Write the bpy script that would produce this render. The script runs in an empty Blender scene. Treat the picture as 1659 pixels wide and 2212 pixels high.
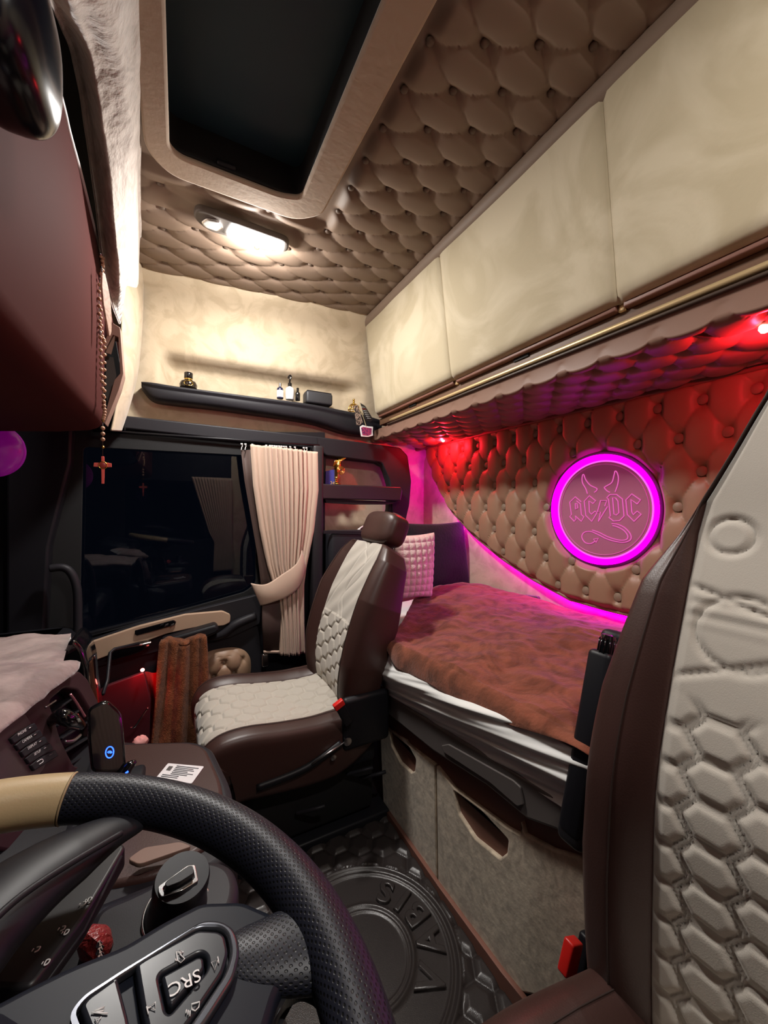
import bpy, bmesh, math, random
import numpy as np
from mathutils import Vector, Matrix
random.seed(3); rng = np.random.default_rng(3)
sc = bpy.context.scene
COL = sc.collection

# ------------------------------------------------------------------ camera
F = 831.0; CX, CY = 829.5, 1106.0
YAW, PITCH, ROLL = math.radians(28.0), math.radians(-0.5), math.radians(-0.4)
EYE = Vector((0, 0, 1.10))
FW = Vector((math.sin(YAW)*math.cos(PITCH), math.cos(YAW)*math.cos(PITCH), math.sin(PITCH)))
_r0 = Vector((math.cos(YAW), -math.sin(YAW), 0)); _u0 = _r0.cross(FW)
RT = _r0*math.cos(-ROLL) + _u0*math.sin(-ROLL); UPV = -_r0*math.sin(-ROLL) + _u0*math.cos(-ROLL)
cd = bpy.data.cameras.new('camera'); cam = bpy.data.objects.new('camera', cd); COL.objects.link(cam)
cd.sensor_fit = 'VERTICAL'; cd.sensor_height = 36; cd.lens = F/2212*36; cd.clip_start = 0.01; cd.clip_end = 60
M3 = Matrix((RT, UPV, -FW)).transposed()
cam.matrix_world = Matrix.Translation(EYE) @ M3.to_4x4()
sc.camera = cam

# ------------------------------------------------------------------ world, exposure
w = bpy.data.worlds.new('night'); sc.world = w; w.use_nodes = True
w.node_tree.nodes['Background'].inputs[0].default_value = (.012, .016, .03, 1)
w.node_tree.nodes['Background'].inputs[1].default_value = 0.25
sc.view_settings.view_transform = 'Standard'; sc.view_settings.look = 'None'
sc.view_settings.gamma = 1; sc.view_settings.use_curve_mapping = False
sc.view_settings.exposure = 0.0

# ------------------------------------------------------------------ lights of the cab and an added fill
def lamp(kind, name, loc, power, color, size=.05, size_y=None, aim=None, radius=.01, spot=1.6, blend=.6):
    l = bpy.data.lights.new(name, kind); l.energy = power; l.color = color
    if kind == 'AREA':
        l.shape = 'RECTANGLE'; l.size = size; l.size_y = size_y or size
    else:
        l.shadow_soft_size = radius
    if kind == 'SPOT': l.spot_size = spot; l.spot_blend = blend
    o = bpy.data.objects.new(name, l); COL.objects.link(o); o.location = loc
    if aim is not None: o.rotation_euler = (Vector(aim)-Vector(loc)).to_track_quat('-Z', 'Y').to_euler()
    return o
WHITE = (1, .95, .89)
lamp('AREA', 'dome_light_passenger', (.245, 1.41, 2.026), 15.0, (1, .96, .91), .17, .055, (.30, 1.30, 0))
lamp('POINT', 'dome_light_spill', (.245, 1.435, 2.010), 9.5, (1, .96, .91), radius=.022)
lamp('AREA', 'fill_light_driver', (.36, -.08, 2.035), 8.5, WHITE, .17, .055, (.45, .30, .0))  # fill added on the driver side, no fixture there
RED = (1, .012, .03); MAG = (1, .0, .85)
lamp('POINT', 'red_light_far', (1.225, 1.66, 1.447), 3.6, RED, radius=.008)
lamp('POINT', 'red_light_near', (1.04, .325, 1.447), 2.4, RED, radius=.008)

# ------------------------------------------------------------------ pixel helpers (photo pixel -> point on a real plane)
def ray(px, py): return FW + RT*((px-CX)/F) - UPV*((py-CY)/F)
def U(px, py, ax, val):
    d = ray(px, py); k = 'xyz'.index(ax); t = (val-EYE[k])/d[k]; return EYE + d*t
def UP(px, py, p0, n):
    d = ray(px, py); t = (p0-EYE).dot(n)/d.dot(n); return EYE + d*t

# ------------------------------------------------------------------ materials
def mat(name, col, rough=.5, metal=0, bump=None, var=None, sheen=0, coat=0, emit=None, es=0, spec=.5, disp=None):
    m = bpy.data.materials.new(name); m.use_nodes = True; nt = m.node_tree; b = nt.nodes['Principled BSDF']
    b.inputs['Base Color'].default_value = (*col, 1); b.inputs['Roughness'].default_value = rough
    b.inputs['Metallic'].default_value = metal; b.inputs['Specular IOR Level'].default_value = spec
    if sheen: b.inputs['Sheen Weight'].default_value = sheen; b.inputs['Sheen Roughness'].default_value = .4
    if coat: b.inputs['Coat Weight'].default_value = coat; b.inputs['Coat Roughness'].default_value = .1
    if emit: b.inputs['Emission Color'].default_value = (*emit, 1); b.inputs['Emission Strength'].default_value = es
    tc = nt.nodes.new('ShaderNodeTexCoord')
    if var:   # (colour2, scale, sharpness lo, hi, distortion)
        c2, s, lo, hi, dist = var
        n = nt.nodes.new('ShaderNodeTexNoise'); n.inputs['Scale'].default_value = s; n.inputs['Detail'].default_value = 5
        n.inputs['Distortion'].default_value = dist
        r = nt.nodes.new('ShaderNodeMapRange'); r.inputs[1].default_value = lo; r.inputs[2].default_value = hi
        mx = nt.nodes.new('ShaderNodeMix'); mx.data_type = 'RGBA'
        mx.inputs[6].default_value = (*col, 1); mx.inputs[7].default_value = (*c2, 1)
        nt.links.new(tc.outputs['Object'], n.inputs['Vector']); nt.links.new(n.outputs[0], r.inputs[0])
        nt.links.new(r.outputs[0], mx.inputs[0]); nt.links.new(mx.outputs[2], b.inputs['Base Color'])
    if bump:  # (scale, strength, distance, detail)
        n = nt.nodes.new('ShaderNodeTexNoise'); n.inputs['Scale'].default_value = bump[0]; n.inputs['Detail'].default_value = bump[3] if len(bump) > 3 else 3
        bp = nt.nodes.new('ShaderNodeBump'); bp.inputs['Strength'].default_value = bump[1]; bp.inputs['Distance'].default_value = bump[2]
        nt.links.new(tc.outputs['Object'], n.inputs['Vector']); nt.links.new(n.outputs[0], bp.inputs['Height'])
        nt.links.new(bp.outputs[0], b.inputs['Normal'])
    return m
def emis(name, col, s):
    m = bpy.data.materials.new(name); m.use_nodes = True; nt = m.node_tree; nt.nodes.clear()
    e = nt.nodes.new('ShaderNodeEmission'); e.inputs[0].default_value = (*col, 1); e.inputs[1].default_value = s
    o = nt.nodes.new('ShaderNodeOutputMaterial'); nt.links.new(e.outputs[0], o.inputs[0]); return m
SUEDE = mat('cream_suede', (.60, .49, .345), .85, bump=(60, .25, .003), var=((.50, .40, .27), 9, .45, .62, 1.6), sheen=.3)
SUEDE_DOOR = mat('cabinet_suede', (.58, .50, .355), .85, bump=(90, .15, .002), var=((.48, .405, .27), 3.2, .45, .60, 1.6), sheen=.3)
SUEDE_BUNK = mat('bunk_suede', (.62, .51, .38), .9, bump=(70, .3, .004), var=((.40, .32, .235), 16, .38, .66, 2.5), sheen=.35)
SUEDE_FUZZ = mat('header_suede', (.46, .39, .34), .9, bump=(28, .8, .012, 6), var=((.33, .27, .23), 10, .4, .65, 3), sheen=.6)
SUEDE_DASH = mat('dash_suede', (.37, .285, .265), .95, bump=(45, .5, .006), var=((.22, .165, .155), 9, .38, .66, 2), sheen=.6)
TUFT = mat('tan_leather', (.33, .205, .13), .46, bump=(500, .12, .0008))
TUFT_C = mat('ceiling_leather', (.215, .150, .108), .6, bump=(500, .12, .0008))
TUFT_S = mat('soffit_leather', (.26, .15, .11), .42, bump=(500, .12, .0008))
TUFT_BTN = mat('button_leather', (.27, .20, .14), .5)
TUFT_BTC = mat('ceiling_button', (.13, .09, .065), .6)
BROWN = mat('brown_leather', (.050, .022, .018), .40, bump=(420, .25, .0009))
BROWN2 = mat('brown_leather_trim', (.20, .085, .06), .5, bump=(420, .2, .0009))
CONSOLE = mat('console_brown', (.075, .026, .024), .75, bump=(500, .15, .0006), spec=.02)
QUILT = mat('quilted_velour', (.52, .475, .415), .9, bump=(700, .25, .001), sheen=.3)
PLA = mat('black_plastic', (.009, .009, .012), .45, bump=(900, .25, .0004), spec=.3)
PLA2 = mat('charcoal_plastic', (.018, .017, .021), .5, bump=(900, .25, .0004), spec=.25)
GREYP = mat('ledge_plastic', (.125, .108, .102), .55, bump=(900, .2, .0004))
DARK = mat('black_void', (.004, .004, .005), .7)
GLOSS = mat('glossy_black', (.004, .004, .005), .07, coat=.5)
CHROME = mat('chrome', (.75, .74, .74), .15, 1)
SATIN = mat('satin_metal', (.42, .40, .40), .3, 1)
GOLD = mat('gold', (.85, .55, .12), .22, 1)
BRASS = mat('brass_strip', (.75, .56, .30), .35, .6)
WOODT = mat('rail_brown', (.13, .065, .035), .55)
REDP = mat('red_plastic', (.75, .02, .015), .35)
TOWEL = mat('brown_towel', (.23, .085, .038), 1, bump=(260, 1, .006, 6), var=((.12, .040, .017), 60, .35, .65, 1), sheen=.12, spec=.1)
BLANKET = mat('brown_fleece', (.24, .078, .045), .9, bump=(120, .6, .004, 5), var=((.12, .040, .022), 9, .40, .66, 2.5), sheen=.3, spec=.15)
SHEET = mat('white_sheet', (.86, .86, .84), .85, bump=(60, .2, .002))
CURT = mat('curtain_velour', (.60, .44, .34), .85, bump=(300, .2, .001), sheen=.3)
CURTD = mat('curtain_lining', (.055, .03, .024), .7, bump=(300, .2, .001))
WHITEP = mat('white_plastic', (.80, .78, .76), .4)
PINKF = mat('pale_plush', (.78, .60, .56), .95, bump=(200, .8, .004, 5), sheen=.7)
BLACKF = mat('black_velvet', (.008, .006, .010), .95, sheen=.3, bump=(80, .4, .004))
MATTE_MAT = mat('floor_vinyl', (.030, .024, .023), .30, bump=(500, .3, .001))
CARD = mat('white_card', (.8, .79, .80), .35)
INK = mat('ink_grey', (.25, .25, .27), .5)
PRINT = mat('print_white', (.75, .75, .75), .5)
WOOD = mat('bead_wood', (.42, .235, .14), .5)
REDC = mat('red_cross_enamel', (.95, .16, .13), .35)
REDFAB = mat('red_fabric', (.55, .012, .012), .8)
PHONE_BLUE = emis('blue_led', (.02, .08, 1), 6)
MAGE = emis('magenta_led', (1, .0, .82), 17)
MAGE2 = emis('magenta_ring', (1, .0, .85), 3.6)
LENS_ON = emis('lit_lens', (1, .98, .95), 40)
LENS_OFF = mat('clear_lens', (.75, .78, .82), .1, .3)
RED_BULB = emis('red_bulb', (1, .15, .12), 14)
def glass(name, tint):
    m = bpy.data.materials.new(name); m.use_nodes = True; nt = m.node_tree; nt.nodes.clear()
    t = nt.nodes.new('ShaderNodeBsdfTransparent'); t.inputs[0].default_value = (*tint, 1)
    g = nt.nodes.new('ShaderNodeBsdfGlossy'); g.inputs['Roughness'].default_value = .01
    fr = nt.nodes.new('ShaderNodeFresnel'); fr.inputs[0].default_value = 1.65
    mx = nt.nodes.new('ShaderNodeMixShader'); o = nt.nodes.new('ShaderNodeOutputMaterial')
    nt.links.new(fr.outputs[0], mx.inputs[0]); nt.links.new(t.outputs[0], mx.inputs[1]); nt.links.new(g.outputs[0], mx.inputs[2])
    nt.links.new(mx.outputs[0], o.inputs[0]); return m
GLASS = glass('window_glass', (.55, .6, .65)); GLASS_SKY = glass('skylight_glass', (.35, .45, .55))
# perforated leather: holes laid out in the UV map of the rim
def perforated():
    m = mat('perforated_leather', (.018, .018, .022), .42, spec=.32); nt = m.node_tree; b = nt.nodes['Principled BSDF']
    uv = nt.nodes.new('ShaderNodeUVMap'); uv.uv_map = 'UVMap'
    outs = []
    for off in (0, .5):
        mp = nt.nodes.new('ShaderNodeMapping'); mp.inputs['Scale'].default_value = (235, 30, 1); mp.inputs['Location'].default_value = (off, off, 0)
        fr = nt.nodes.new('ShaderNodeVectorMath'); fr.operation = 'FRACTION'
        sb = nt.nodes.new('ShaderNodeVectorMath'); sb.operation = 'SUBTRACT'; sb.inputs[1].default_value = (.5, .5, 0)
        ln = nt.nodes.new('ShaderNodeVectorMath'); ln.operation = 'LENGTH'
        nt.links.new(uv.outputs[0], mp.inputs[0]); nt.links.new(mp.outputs[0], fr.inputs[0]); nt.links.new(fr.outputs[0], sb.inputs[0]); nt.links.new(sb.outputs[0], ln.inputs[0])
        outs.append(ln.outputs['Value'])
    mn = nt.nodes.new('ShaderNodeMath'); mn.operation = 'MINIMUM'; nt.links.new(outs[0], mn.inputs[0]); nt.links.new(outs[1], mn.inputs[1])
    r = nt.nodes.new('ShaderNodeMapRange'); r.inputs[1].default_value = .12; r.inputs[2].default_value = .22
    nt.links.new(mn.outputs[0], r.inputs[0])
    mx = nt.nodes.new('ShaderNodeMix'); mx.data_type = 'RGBA'; mx.inputs[6].default_value = (.002, .002, .002, 1); mx.inputs[7].default_value = (.011, .012, .020, 1)
    nt.links.new(r.outputs[0], mx.inputs[0]); nt.links.new(mx.outputs[2], b.inputs['Base Color'])
    bp = nt.nodes.new('ShaderNodeBump'); bp.inputs['Strength'].default_value = .45; bp.inputs['Distance'].default_value = .0005
    nt.links.new(r.outputs[0], bp.inputs['Height']); nt.links.new(bp.outputs[0], b.inputs['Normal'])
    return m
PERF = perforated()
ARML = mat('arm_leather', (.009, .009, .013), .45, spec=.3)
BEIGEL = mat('cream_leather', (.48, .36, .20), .38, bump=(600, .15, .0006))

# ------------------------------------------------------------------ mesh helpers
def link(name, me, m, parent=None):
    o = bpy.data.objects.new(name, me); COL.objects.link(o)
    if m is not None: me.materials.append(m)
    if parent is not None: o.parent = parent
    return o
def tag(o, label, cat, group=None):
    o['label'] = label; o['category'] = cat
    if group: o['group'] = group
    return o
def struct(o): o['kind'] = 'structure'; return o
def empty(name, loc, label, cat, group=None):
    o = bpy.data.objects.new(name, None); COL.objects.link(o); o.location = loc; o.empty_display_size = .05
    return tag(o, label, cat, group)
def settle(root):   # keep world placement of parts modelled in world space below an Empty
    inv = Matrix.Translation(root.location).inverted()
    for c in root.children:
        c.matrix_parent_inverse = inv
    return root
def raw(name, V, Fc, m, parent=None, smooth=True, uv=None):
    me = bpy.data.meshes.new(name); me.from_pydata([tuple(map(float, v)) for v in V], [], [tuple(map(int, f)) for f in Fc])
    if uv is not None:
        l = me.uv_layers.new(name='UVMap'); idx = np.zeros(len(me.loops), int); me.loops.foreach_get('vertex_index', idx)
        l.data.foreach_set('uv', np.asarray(uv, float)[idx].ravel())
    if smooth: me.polygons.foreach_set('use_smooth', [True]*len(me.polygons))
    me.update(); return link(name, me, m, parent)
def grid(name, P, m, parent=None, cu=False, cv=False, smooth=True, thick=0, flip=False, off=-1, keep=None):
    P = np.asarray(P, float); nv, nu = P.shape[:2]
    uu, vv = np.meshgrid(np.linspace(0, 1, nu), np.linspace(0, 1, nv)); UV = np.stack([uu, vv], 2).reshape(-1, 2)
    I = np.arange(nv*nu).reshape(nv, nu)
    A = I
    if cu: A = np.concatenate([A, A[:, :1]], 1)
    if cv: A = np.concatenate([A, A[:1]], 0)
    q = np.stack([A[:-1, :-1], A[:-1, 1:], A[1:, 1:], A[1:, :-1]], 2)
    if keep is not None: q = q[keep]
    q = q.reshape(-1, 4)
    if flip: q = q[:, ::-1]
    V = P.reshape(-1, 3)
    me = bpy.data.meshes.new(name); me.vertices.add(len(V)); me.vertices.foreach_set('co', V.ravel())
    me.loops.add(q.size); me.loops.foreach_set('vertex_index', q.ravel().astype(np.int32))
    me.polygons.add(len(q)); me.polygons.foreach_set('loop_start', np.arange(0, q.size, 4, dtype=np.int32))
    me.update(calc_edges=True)
    l = me.uv_layers.new(name='UVMap'); l.data.foreach_set('uv', UV[q.ravel()].ravel())
    if smooth: me.polygons.foreach_set('use_smooth', [True]*len(me.polygons))
    if keep is not None:
        bm = bmesh.new(); bm.from_mesh(me); bmesh.ops.delete(bm, geom=[v for v in bm.verts if not v.link_faces], context='VERTS'); bm.to_mesh(me); bm.free()
    me.validate(); o = link(name, me, m, parent)
    if thick:
        s = o.modifiers.new('thickness', 'SOLIDIFY'); s.thickness = thick; s.offset = off
    return o
def spline(pts, n, closed=False):
    P = np.asarray([tuple(p) for p in pts], float); k = len(P)
    if closed: t = np.linspace(0, k, n, endpoint=False)
    else: t = np.linspace(0, k-1, n)
    out = []
    for x in t:
        i = int(math.floor(x)); f = x-i
        if not closed and i >= k-1: i = k-2; f = 1.0
        g = lambda j: P[j % k] if closed else P[min(max(j, 0), k-1)]
        a, b, c, d = g(i-1), g(i), g(i+1), g(i+2)
        out.append(.5*((2*b)+(-a+c)*f+(2*a-5*b+4*c-d)*f*f+(-a+3*b-3*c+d)*f**3))
    return np.array(out)
def frames(C, closed=False):
    T = np.gradient(C, axis=0)
    if closed: T = np.roll(C, -1, 0)-np.roll(C, 1, 0)
    T /= np.linalg.norm(T, axis=1)[:, None]+1e-12
    n = np.cross(T[0], (0, 0, 1.)); 
    if np.linalg.norm(n) < .1: n = np.cross(T[0], (0, 1., 0))
    N = [n/np.linalg.norm(n)]
    for i in range(1, len(C)):
        v = N[-1]-T[i]*np.dot(N[-1], T[i]); N.append(v/(np.linalg.norm(v)+1e-12))
    N = np.array(N); return T, N, np.cross(T, N)
def tube(name, pts, r, m, parent=None, seg=10, n=None, closed=False, caps=True, sx=1, sy=1, sp=True):
    C = spline(pts, n or max(8, len(pts)*6), closed) if sp else np.asarray([tuple(p) for p in pts], float)
    T, N, B = frames(C, closed); a = np.linspace(0, 2*math.pi, seg, endpoint=False)
    rr = np.full(len(C), r) if np.isscalar(r) else np.interp(np.linspace(0, 1, len(C)), np.linspace(0, 1, len(r)), r)
    P = C[:, None]+rr[:, None, None]*(np.cos(a)[None, :, None]*N[:, None]*sx+np.sin(a)[None, :, None]*B[:, None]*sy)
    V = P.reshape(-1, 3).tolist(); Fc = []
    k = len(C)
    for i in range(k if closed else k-1):
        j = (i+1) % k
        for s in range(seg): Fc.append((i*seg+s, i*seg+(s+1) % seg, j*seg+(s+1) % seg, j*seg+s))
    if caps and not closed: Fc.append(list(range(seg))[::-1]); Fc.append([(k-1)*seg+s for s in range(seg)])
    me = bpy.data.meshes.new(name); me.from_pydata(V, [], Fc); me.polygons.foreach_set('use_smooth', [True]*len(me.polygons)); me.update()
    return link(name, me, m, parent)
def box(name, c, s, m, parent=None, bev=.004, rot=None, seg=3):
    bm = bmesh.new(); bmesh.ops.create_cube(bm, size=1)
    for v in bm.verts: v.co = Vector((v.co.x*s[0], v.co.y*s[1], v.co.z*s[2]))
    if bev: bmesh.ops.bevel(bm, geom=bm.edges[:], offset=min(bev, min(s)*.49), segments=seg, affect='EDGES', profile=.5)
    R = rot if rot is not None else Matrix.Identity(3)
    for v in bm.verts: v.co = R @ v.co + Vector(c)
    me = bpy.data.meshes.new(name); bm.to_mesh(me); bm.free()
    me.polygons.foreach_set('use_smooth', [True]*len(me.polygons)) if bev else None
    return link(name, me, m, parent)
def lathe(name, prof, o, ax, m, parent=None, seg=28, sx=1):
    ax = Vector(ax).normalized(); e = ax.orthogonal().normalized(); f = ax.cross(e)
    P = []
    for r, h in prof:
        P.append([tuple(Vector(o)+ax*h+(e*math.cos(t)*sx+f*math.sin(t))*r) for t in np.linspace(0, 2*math.pi, seg, endpoint=False)])
    V = [p for row in P for p in row]; Fc = []
    for i in range(len(prof)-1):
        for s in range(seg): Fc.append((i*seg+s, i*seg+(s+1) % seg, (i+1)*seg+(s+1) % seg, (i+1)*seg+s))
    Fc.append(list(range(seg))[::-1]); Fc.append([(len(prof)-1)*seg+s for s in range(seg)])
    me = bpy.data.meshes.new(name); me.from_pydata(V, [], Fc)
    me.polygons.foreach_set('use_smooth', [True]*len(me.polygons)); me.update()
    bm = bmesh.new(); bm.from_mesh(me); bmesh.ops.recalc_face_normals(bm, faces=bm.faces)
    for e2 in bm.edges:
        if len(e2.link_faces) == 2 and e2.calc_face_angle(0) > .7: e2.smooth = False
    bm.to_mesh(me); bm.free()
    return link(name, me, m, parent)
def rpoly(pts, r, n=6):
    out = []; k = len(pts)
    for i in range(k):
        a, b, c = (np.array(pts[(i+j) % k][:2], float) for j in (-1, 0, 1))
        rr = r if np.isscalar(r) else r[i]
        da, dc = np.linalg.norm(a-b), np.linalg.norm(c-b)
        if rr <= 0: out.append(b); continue
        q = min(rr, da*.49, dc*.49); p0 = b+(a-b)/da*q; p2 = b+(c-b)/dc*q
        for t in np.linspace(0, 1, n): out.append((1-t)**2*p0+2*(1-t)*t*b+t*t*p2)
    return [tuple(p) for p in out]
def curve_mesh(data, name):
    o = bpy.data.objects.new(name, data); COL.objects.link(o); dg = bpy.context.evaluated_depsgraph_get()
    me = bpy.data.meshes.new_from_object(o.evaluated_get(dg)); bpy.data.objects.remove(o); me.name = name; me.materials.clear(); return me
def plate(name, outer, m, O, A, B, th, holes=(), parent=None, bev=.001):
    """flat plate with holes: 2-D outline in the (A,B) plane at O, thickness th centred on it"""
    cu = bpy.data.curves.new(name, 'CURVE'); cu.dimensions = '2D'; cu.fill_mode = 'BOTH'; cu.extrude = max(th/2-bev, .0001); cu.bevel_depth = bev; cu.bevel_resolution = 2; cu.offset = -bev
    for poly in (outer, *holes):
        s = cu.splines.new('POLY'); s.points.add(len(poly)-1); s.use_cyclic_u = True
        for p, q in zip(s.points, poly): p.co = (q[0], q[1], 0, 1)
    me = curve_mesh(cu, name); A = Vector(A); B = Vector(B); N = A.cross(B)
    me.transform(Matrix(((A.x, B.x, N.x, O[0]), (A.y, B.y, N.y, O[1]), (A.z, B.z, N.z, O[2]), (0, 0, 0, 1))))
    return link(name, me, m, parent)
def pplate(name, pix, ax, val, m, th, holes=(), parent=None, r=.004, bev=.001, hr=None):
    """plate whose outline is given in photo pixels on the plane ax=val"""
    i, j = {'x': (1, 2), 'y': (0, 2), 'z': (0, 1)}[ax]
    A = Vector([1 if k == i else 0 for k in range(3)]); B = Vector([1 if k == j else 0 for k in range(3)])
    O = Vector([val if k == 'xyz'.index(ax) else 0 for k in range(3)])
    f = lambda L, rr: rpoly([(U(*p, ax, val)[i], U(*p, ax, val)[j]) for p in L], rr)
    return plate(name, f(pix, r), m, O, A, B, th, [f(h, hr if hr is not None else r) for h in holes], parent, bev)
def text(name, body, size, O, A, B, m, parent=None, ext=.0004, align='CENTER', bev=0, shear=0, sx=1):
    cu = bpy.data.curves.new(name, 'FONT'); cu.body = body; cu.size = size; cu.extrude = ext; cu.bevel_depth = bev; cu.align_x = align; cu.align_y = 'CENTER'; cu.resolution_u = 3
    me = curve_mesh(cu, name); A = Vector(A).normalized()*sx; B = Vector(B).normalized(); N = A.normalized().cross(B)
    me.transform(Matrix(((A.x, B.x, N.x, O[0]), (A.y, B.y, N.y, O[1]), (A.z, B.z, N.z, O[2]), (0, 0, 0, 1))))
    return link(name, me, m, parent)
def sstep(x, a, b):
    t = np.clip((x-a)/(b-a), 0, 1); return t*t*(3-2*t)
def vnoise(x, y, s=1., seed=0):
    r = np.random.default_rng(seed); G = r.random((64, 64))
    x = np.asarray(x)*s; y = np.asarray(y)*s; xi = np.floor(x).astype(int); yi = np.floor(y).astype(int)
    fx = x-xi; fy = y-yi; fx = fx*fx*(3-2*fx); fy = fy*fy*(3-2*fy)
    g = lambda a, b: G[a % 64, b % 64]
    return (g(xi, yi)*(1-fx)+g(xi+1, yi)*fx)*(1-fy)+(g(xi, yi+1)*(1-fx)+g(xi+1, yi+1)*fx)*fy-.5
def tuftH(u, v, au, av, u0, v0):
    p = (u-u0)/(2*au)+(v-v0)/(2*av); q = (u-u0)/(2*au)-(v-v0)/(2*av)
    sp = np.abs(np.sin(math.pi*p)); sq = np.abs(np.sin(math.pi*q))
    pr = np.round(p); qr = np.round(q); d = np.hypot(p-pr, q-qr)
    seam = np.minimum(sp, sq)
    return .34*(sp*sq)**.40 + .66*(1-np.exp(-(d/.19)**2)) - .07*np.exp(-(seam/.045)**2)
def lattice(au, av, u0, v0, ur, vr):
    out = []
    for i in range(int((ur[0]-u0)/au)-2, int((ur[1]-u0)/au)+3):
        for j in range(int((vr[0]-v0)/av)-2, int((vr[1]-v0)/av)+3):
            if (i+j) % 2 == 0:
                u, v = u0+i*au, v0+j*av
                if ur[0] < u < ur[1] and vr[0] < v < vr[1]: out.append((u, v))
    return out
def button(name, o, n, r, m, parent):
    return lathe(name, [(r*.75, -.002), (r, .001), (r*.92, .0035), (r*.6, .0055), (r*.15, .0065)], o, n, m, parent, seg=16)

# =================================================================== THE SETTING
ZC = 2.085
# floor
struct(box('floor', (.35, .8, -.01), (2.3, 2.6, .02), MATTE_MAT, bev=0))
# ceiling (tufted) with a hole for the skylight
SKO = [(-.085, .30), (.43, .30), (.43, 1.19), (.345, 1.275), (-.02, 1.275), (-.085, 1.19)]
nx, ny = 300, 480
xs = np.linspace(-.80, 1.0, nx); ys = np.linspace(-.42, 1.96, ny); X, Y = np.meshgrid(xs, ys)
au, av, cu0, cv0 = .1035, .0527, .464, .681
h = tuftH(X, Y, au, av, cu0, cv0)
edge = sstep(1.905-.1*(X+.14)-Y, 0, .06)*sstep(.875-X, 0, .05)
insk = ((X > -.10) & (X < .445) & (Y > .28) & (Y < 1.29))
flat = 1-sstep(np.maximum(np.maximum(-.10-X, X-.44), np.maximum(.28-Y, Y-1.28)), 0, .035)
dome = 1-sstep(np.maximum(np.abs(X-.17)-.17, np.abs(Y-1.405)-.035), 0, .05)
Z = ZC+.006-.022*h*edge*(1-flat)*(1-.75*dome)
holec = (X[:-1, :-1] > -.06) & (X[:-1, :-1] < .40) & (Y[:-1, :-1] > .33) & (Y[:-1, :-1] < 1.23)
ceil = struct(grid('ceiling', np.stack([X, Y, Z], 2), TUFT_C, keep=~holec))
cnt = 0
for u, v in lattice(au, av, cu0, cv0, (-.2, .86), (-.1, 1.83)):
    if (-.11 < u < .45 and .26 < v < 1.30) or (-.03 < u < .38 and 1.35 < v < 1.45) or v < .3: continue
    if cnt >= 100: break
    cnt += 1
    b = button('button', (u, v, ZC+.001), (0, 0, -1), .0095, TUFT_BTC, ceil)
# skylight
SUEDE_SK = mat('skylight_suede', (.42, .32, .235), .85, bump=(60, .25, .003), sheen=.2)
wf = struct(plate('window_1', rpoly([(-.085, .28), (.43, .28), (.405, 1.20), (.335, 1.265), (-.03, 1.265), (-.085, 1.20)], [.03, .03, .03, .06, .05, .05]), SUEDE_SK, (0, 0, ZC-.035), (1, 0, 0), (0, 1, 0), .016,
    [rpoly([(-.025, .34), (.335, .34), (.325, 1.165), (.265, 1.185), (.0, 1.185), (-.025, 1.165)], .025)], bev=.007))
plate('reveal', rpoly([(-.04, .32), (.36, .32), (.35, 1.20), (-.04, 1.20)], .03), DARK, (0, 0, ZC+.03), (1, 0, 0), (0, 1, 0), .12, [rpoly([(-.03, .335), (.338, .335), (.325, 1.18), (-.03, 1.18)], .03)], parent=wf)
box('blind_panel', (.15, .76, ZC+.085), (.40, .92, .01), mat('skylight_blind', (.020, .045, .058), .5), wf, bev=.002)
box('glass_pane', (.15, .76, ZC+.06), (.40, .92, .004), mat('tinted_pane', (.014, .038, .052), .45), wf, bev=0)
box('catch', (.115, 1.178, ZC-.02), (.05, .02, .012), PLA, wf, bev=.004)
# cornice between ceiling and cabinets
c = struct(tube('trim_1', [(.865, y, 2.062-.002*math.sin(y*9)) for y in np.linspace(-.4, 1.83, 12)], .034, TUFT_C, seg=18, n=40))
# passenger wall, upper part with the soft recess
nx, nz = 260, 110
xs = np.linspace(-.50, 1.40, nx); zs = np.linspace(.40, 2.10, nz); X, Z = np.meshgrid(xs, zs)
def wall_y(X, Z):
    top = 1.905-.10*(X+.14)
    y = 1.955+(top-1.955)*np.clip((Z-1.46)/.625, 0, 1)**1.3
    y = y+np.where(X > 1.05, .10*sstep(X, 1.02, 1.4), 0)*(1-sstep(Z, 1.5, 1.8))
    y = y-.05*sstep(Z, 2.0, 2.09)
    y = y+.03*(1-sstep(Z, 1.40, 1.455))*sstep(X, .5, .6)
    a = sstep(X, -.09, -.02)*(1-sstep(X, .78, .90)); b = (1-sstep(Z, 1.728, 1.785))*sstep(Z, 1.55, 1.58)
    return y+.070*a*b
Y = wall_y(X, Z)
kp = ~((X[:-1, :-1] < .57) & (Z[:-1, :-1] < 1.42))
struct(grid('wall_passenger', np.stack([X, Y, Z], 2), SUEDE, keep=kp))
# rear wall, front bulkhead, driver side
struct(box('wall_rear', (1.415, .8, 1.0), (.03, 2.7, 2.3), SUEDE, bev=0))
struct(box('wall_driver', (.95, -.43, 1.0), (.95, .04, 2.3), SUEDE, bev=0))
struct(box('wall_front', (-.80, .8, .35), (.04, 2.7, .70), PLA, bev=0))
struct(plate('door_2', [(-.8, 0), (.5, 0), (.5, 2.1), (-.8, 2.1)], PLA2, (0, -.43, 0), (1, 0, 0), (0, 0, 1), .03, [rpoly([(-.45, .70), (.38, .80), (.38, 1.36), (-.45, 1.36)], .05)]))
struct(box('window_4', (-.03, -.44, 1.05), (.86, .006, .7), GLASS, bev=0))
# front header wall above windscreen, windscreen glass
struct(box('wall_header', (-.62, .8, 1.95), (.3, 2.7, .5), SUEDE, bev=.02))
wz = struct(plate('window_3', [(-.45, .75), (2.0, .75), (2.0, 1.75), (-.45, 1.75)], GLASS, (-.86, 0, 0), (0, 1, 0), (0, 0, 1), .006))

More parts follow.
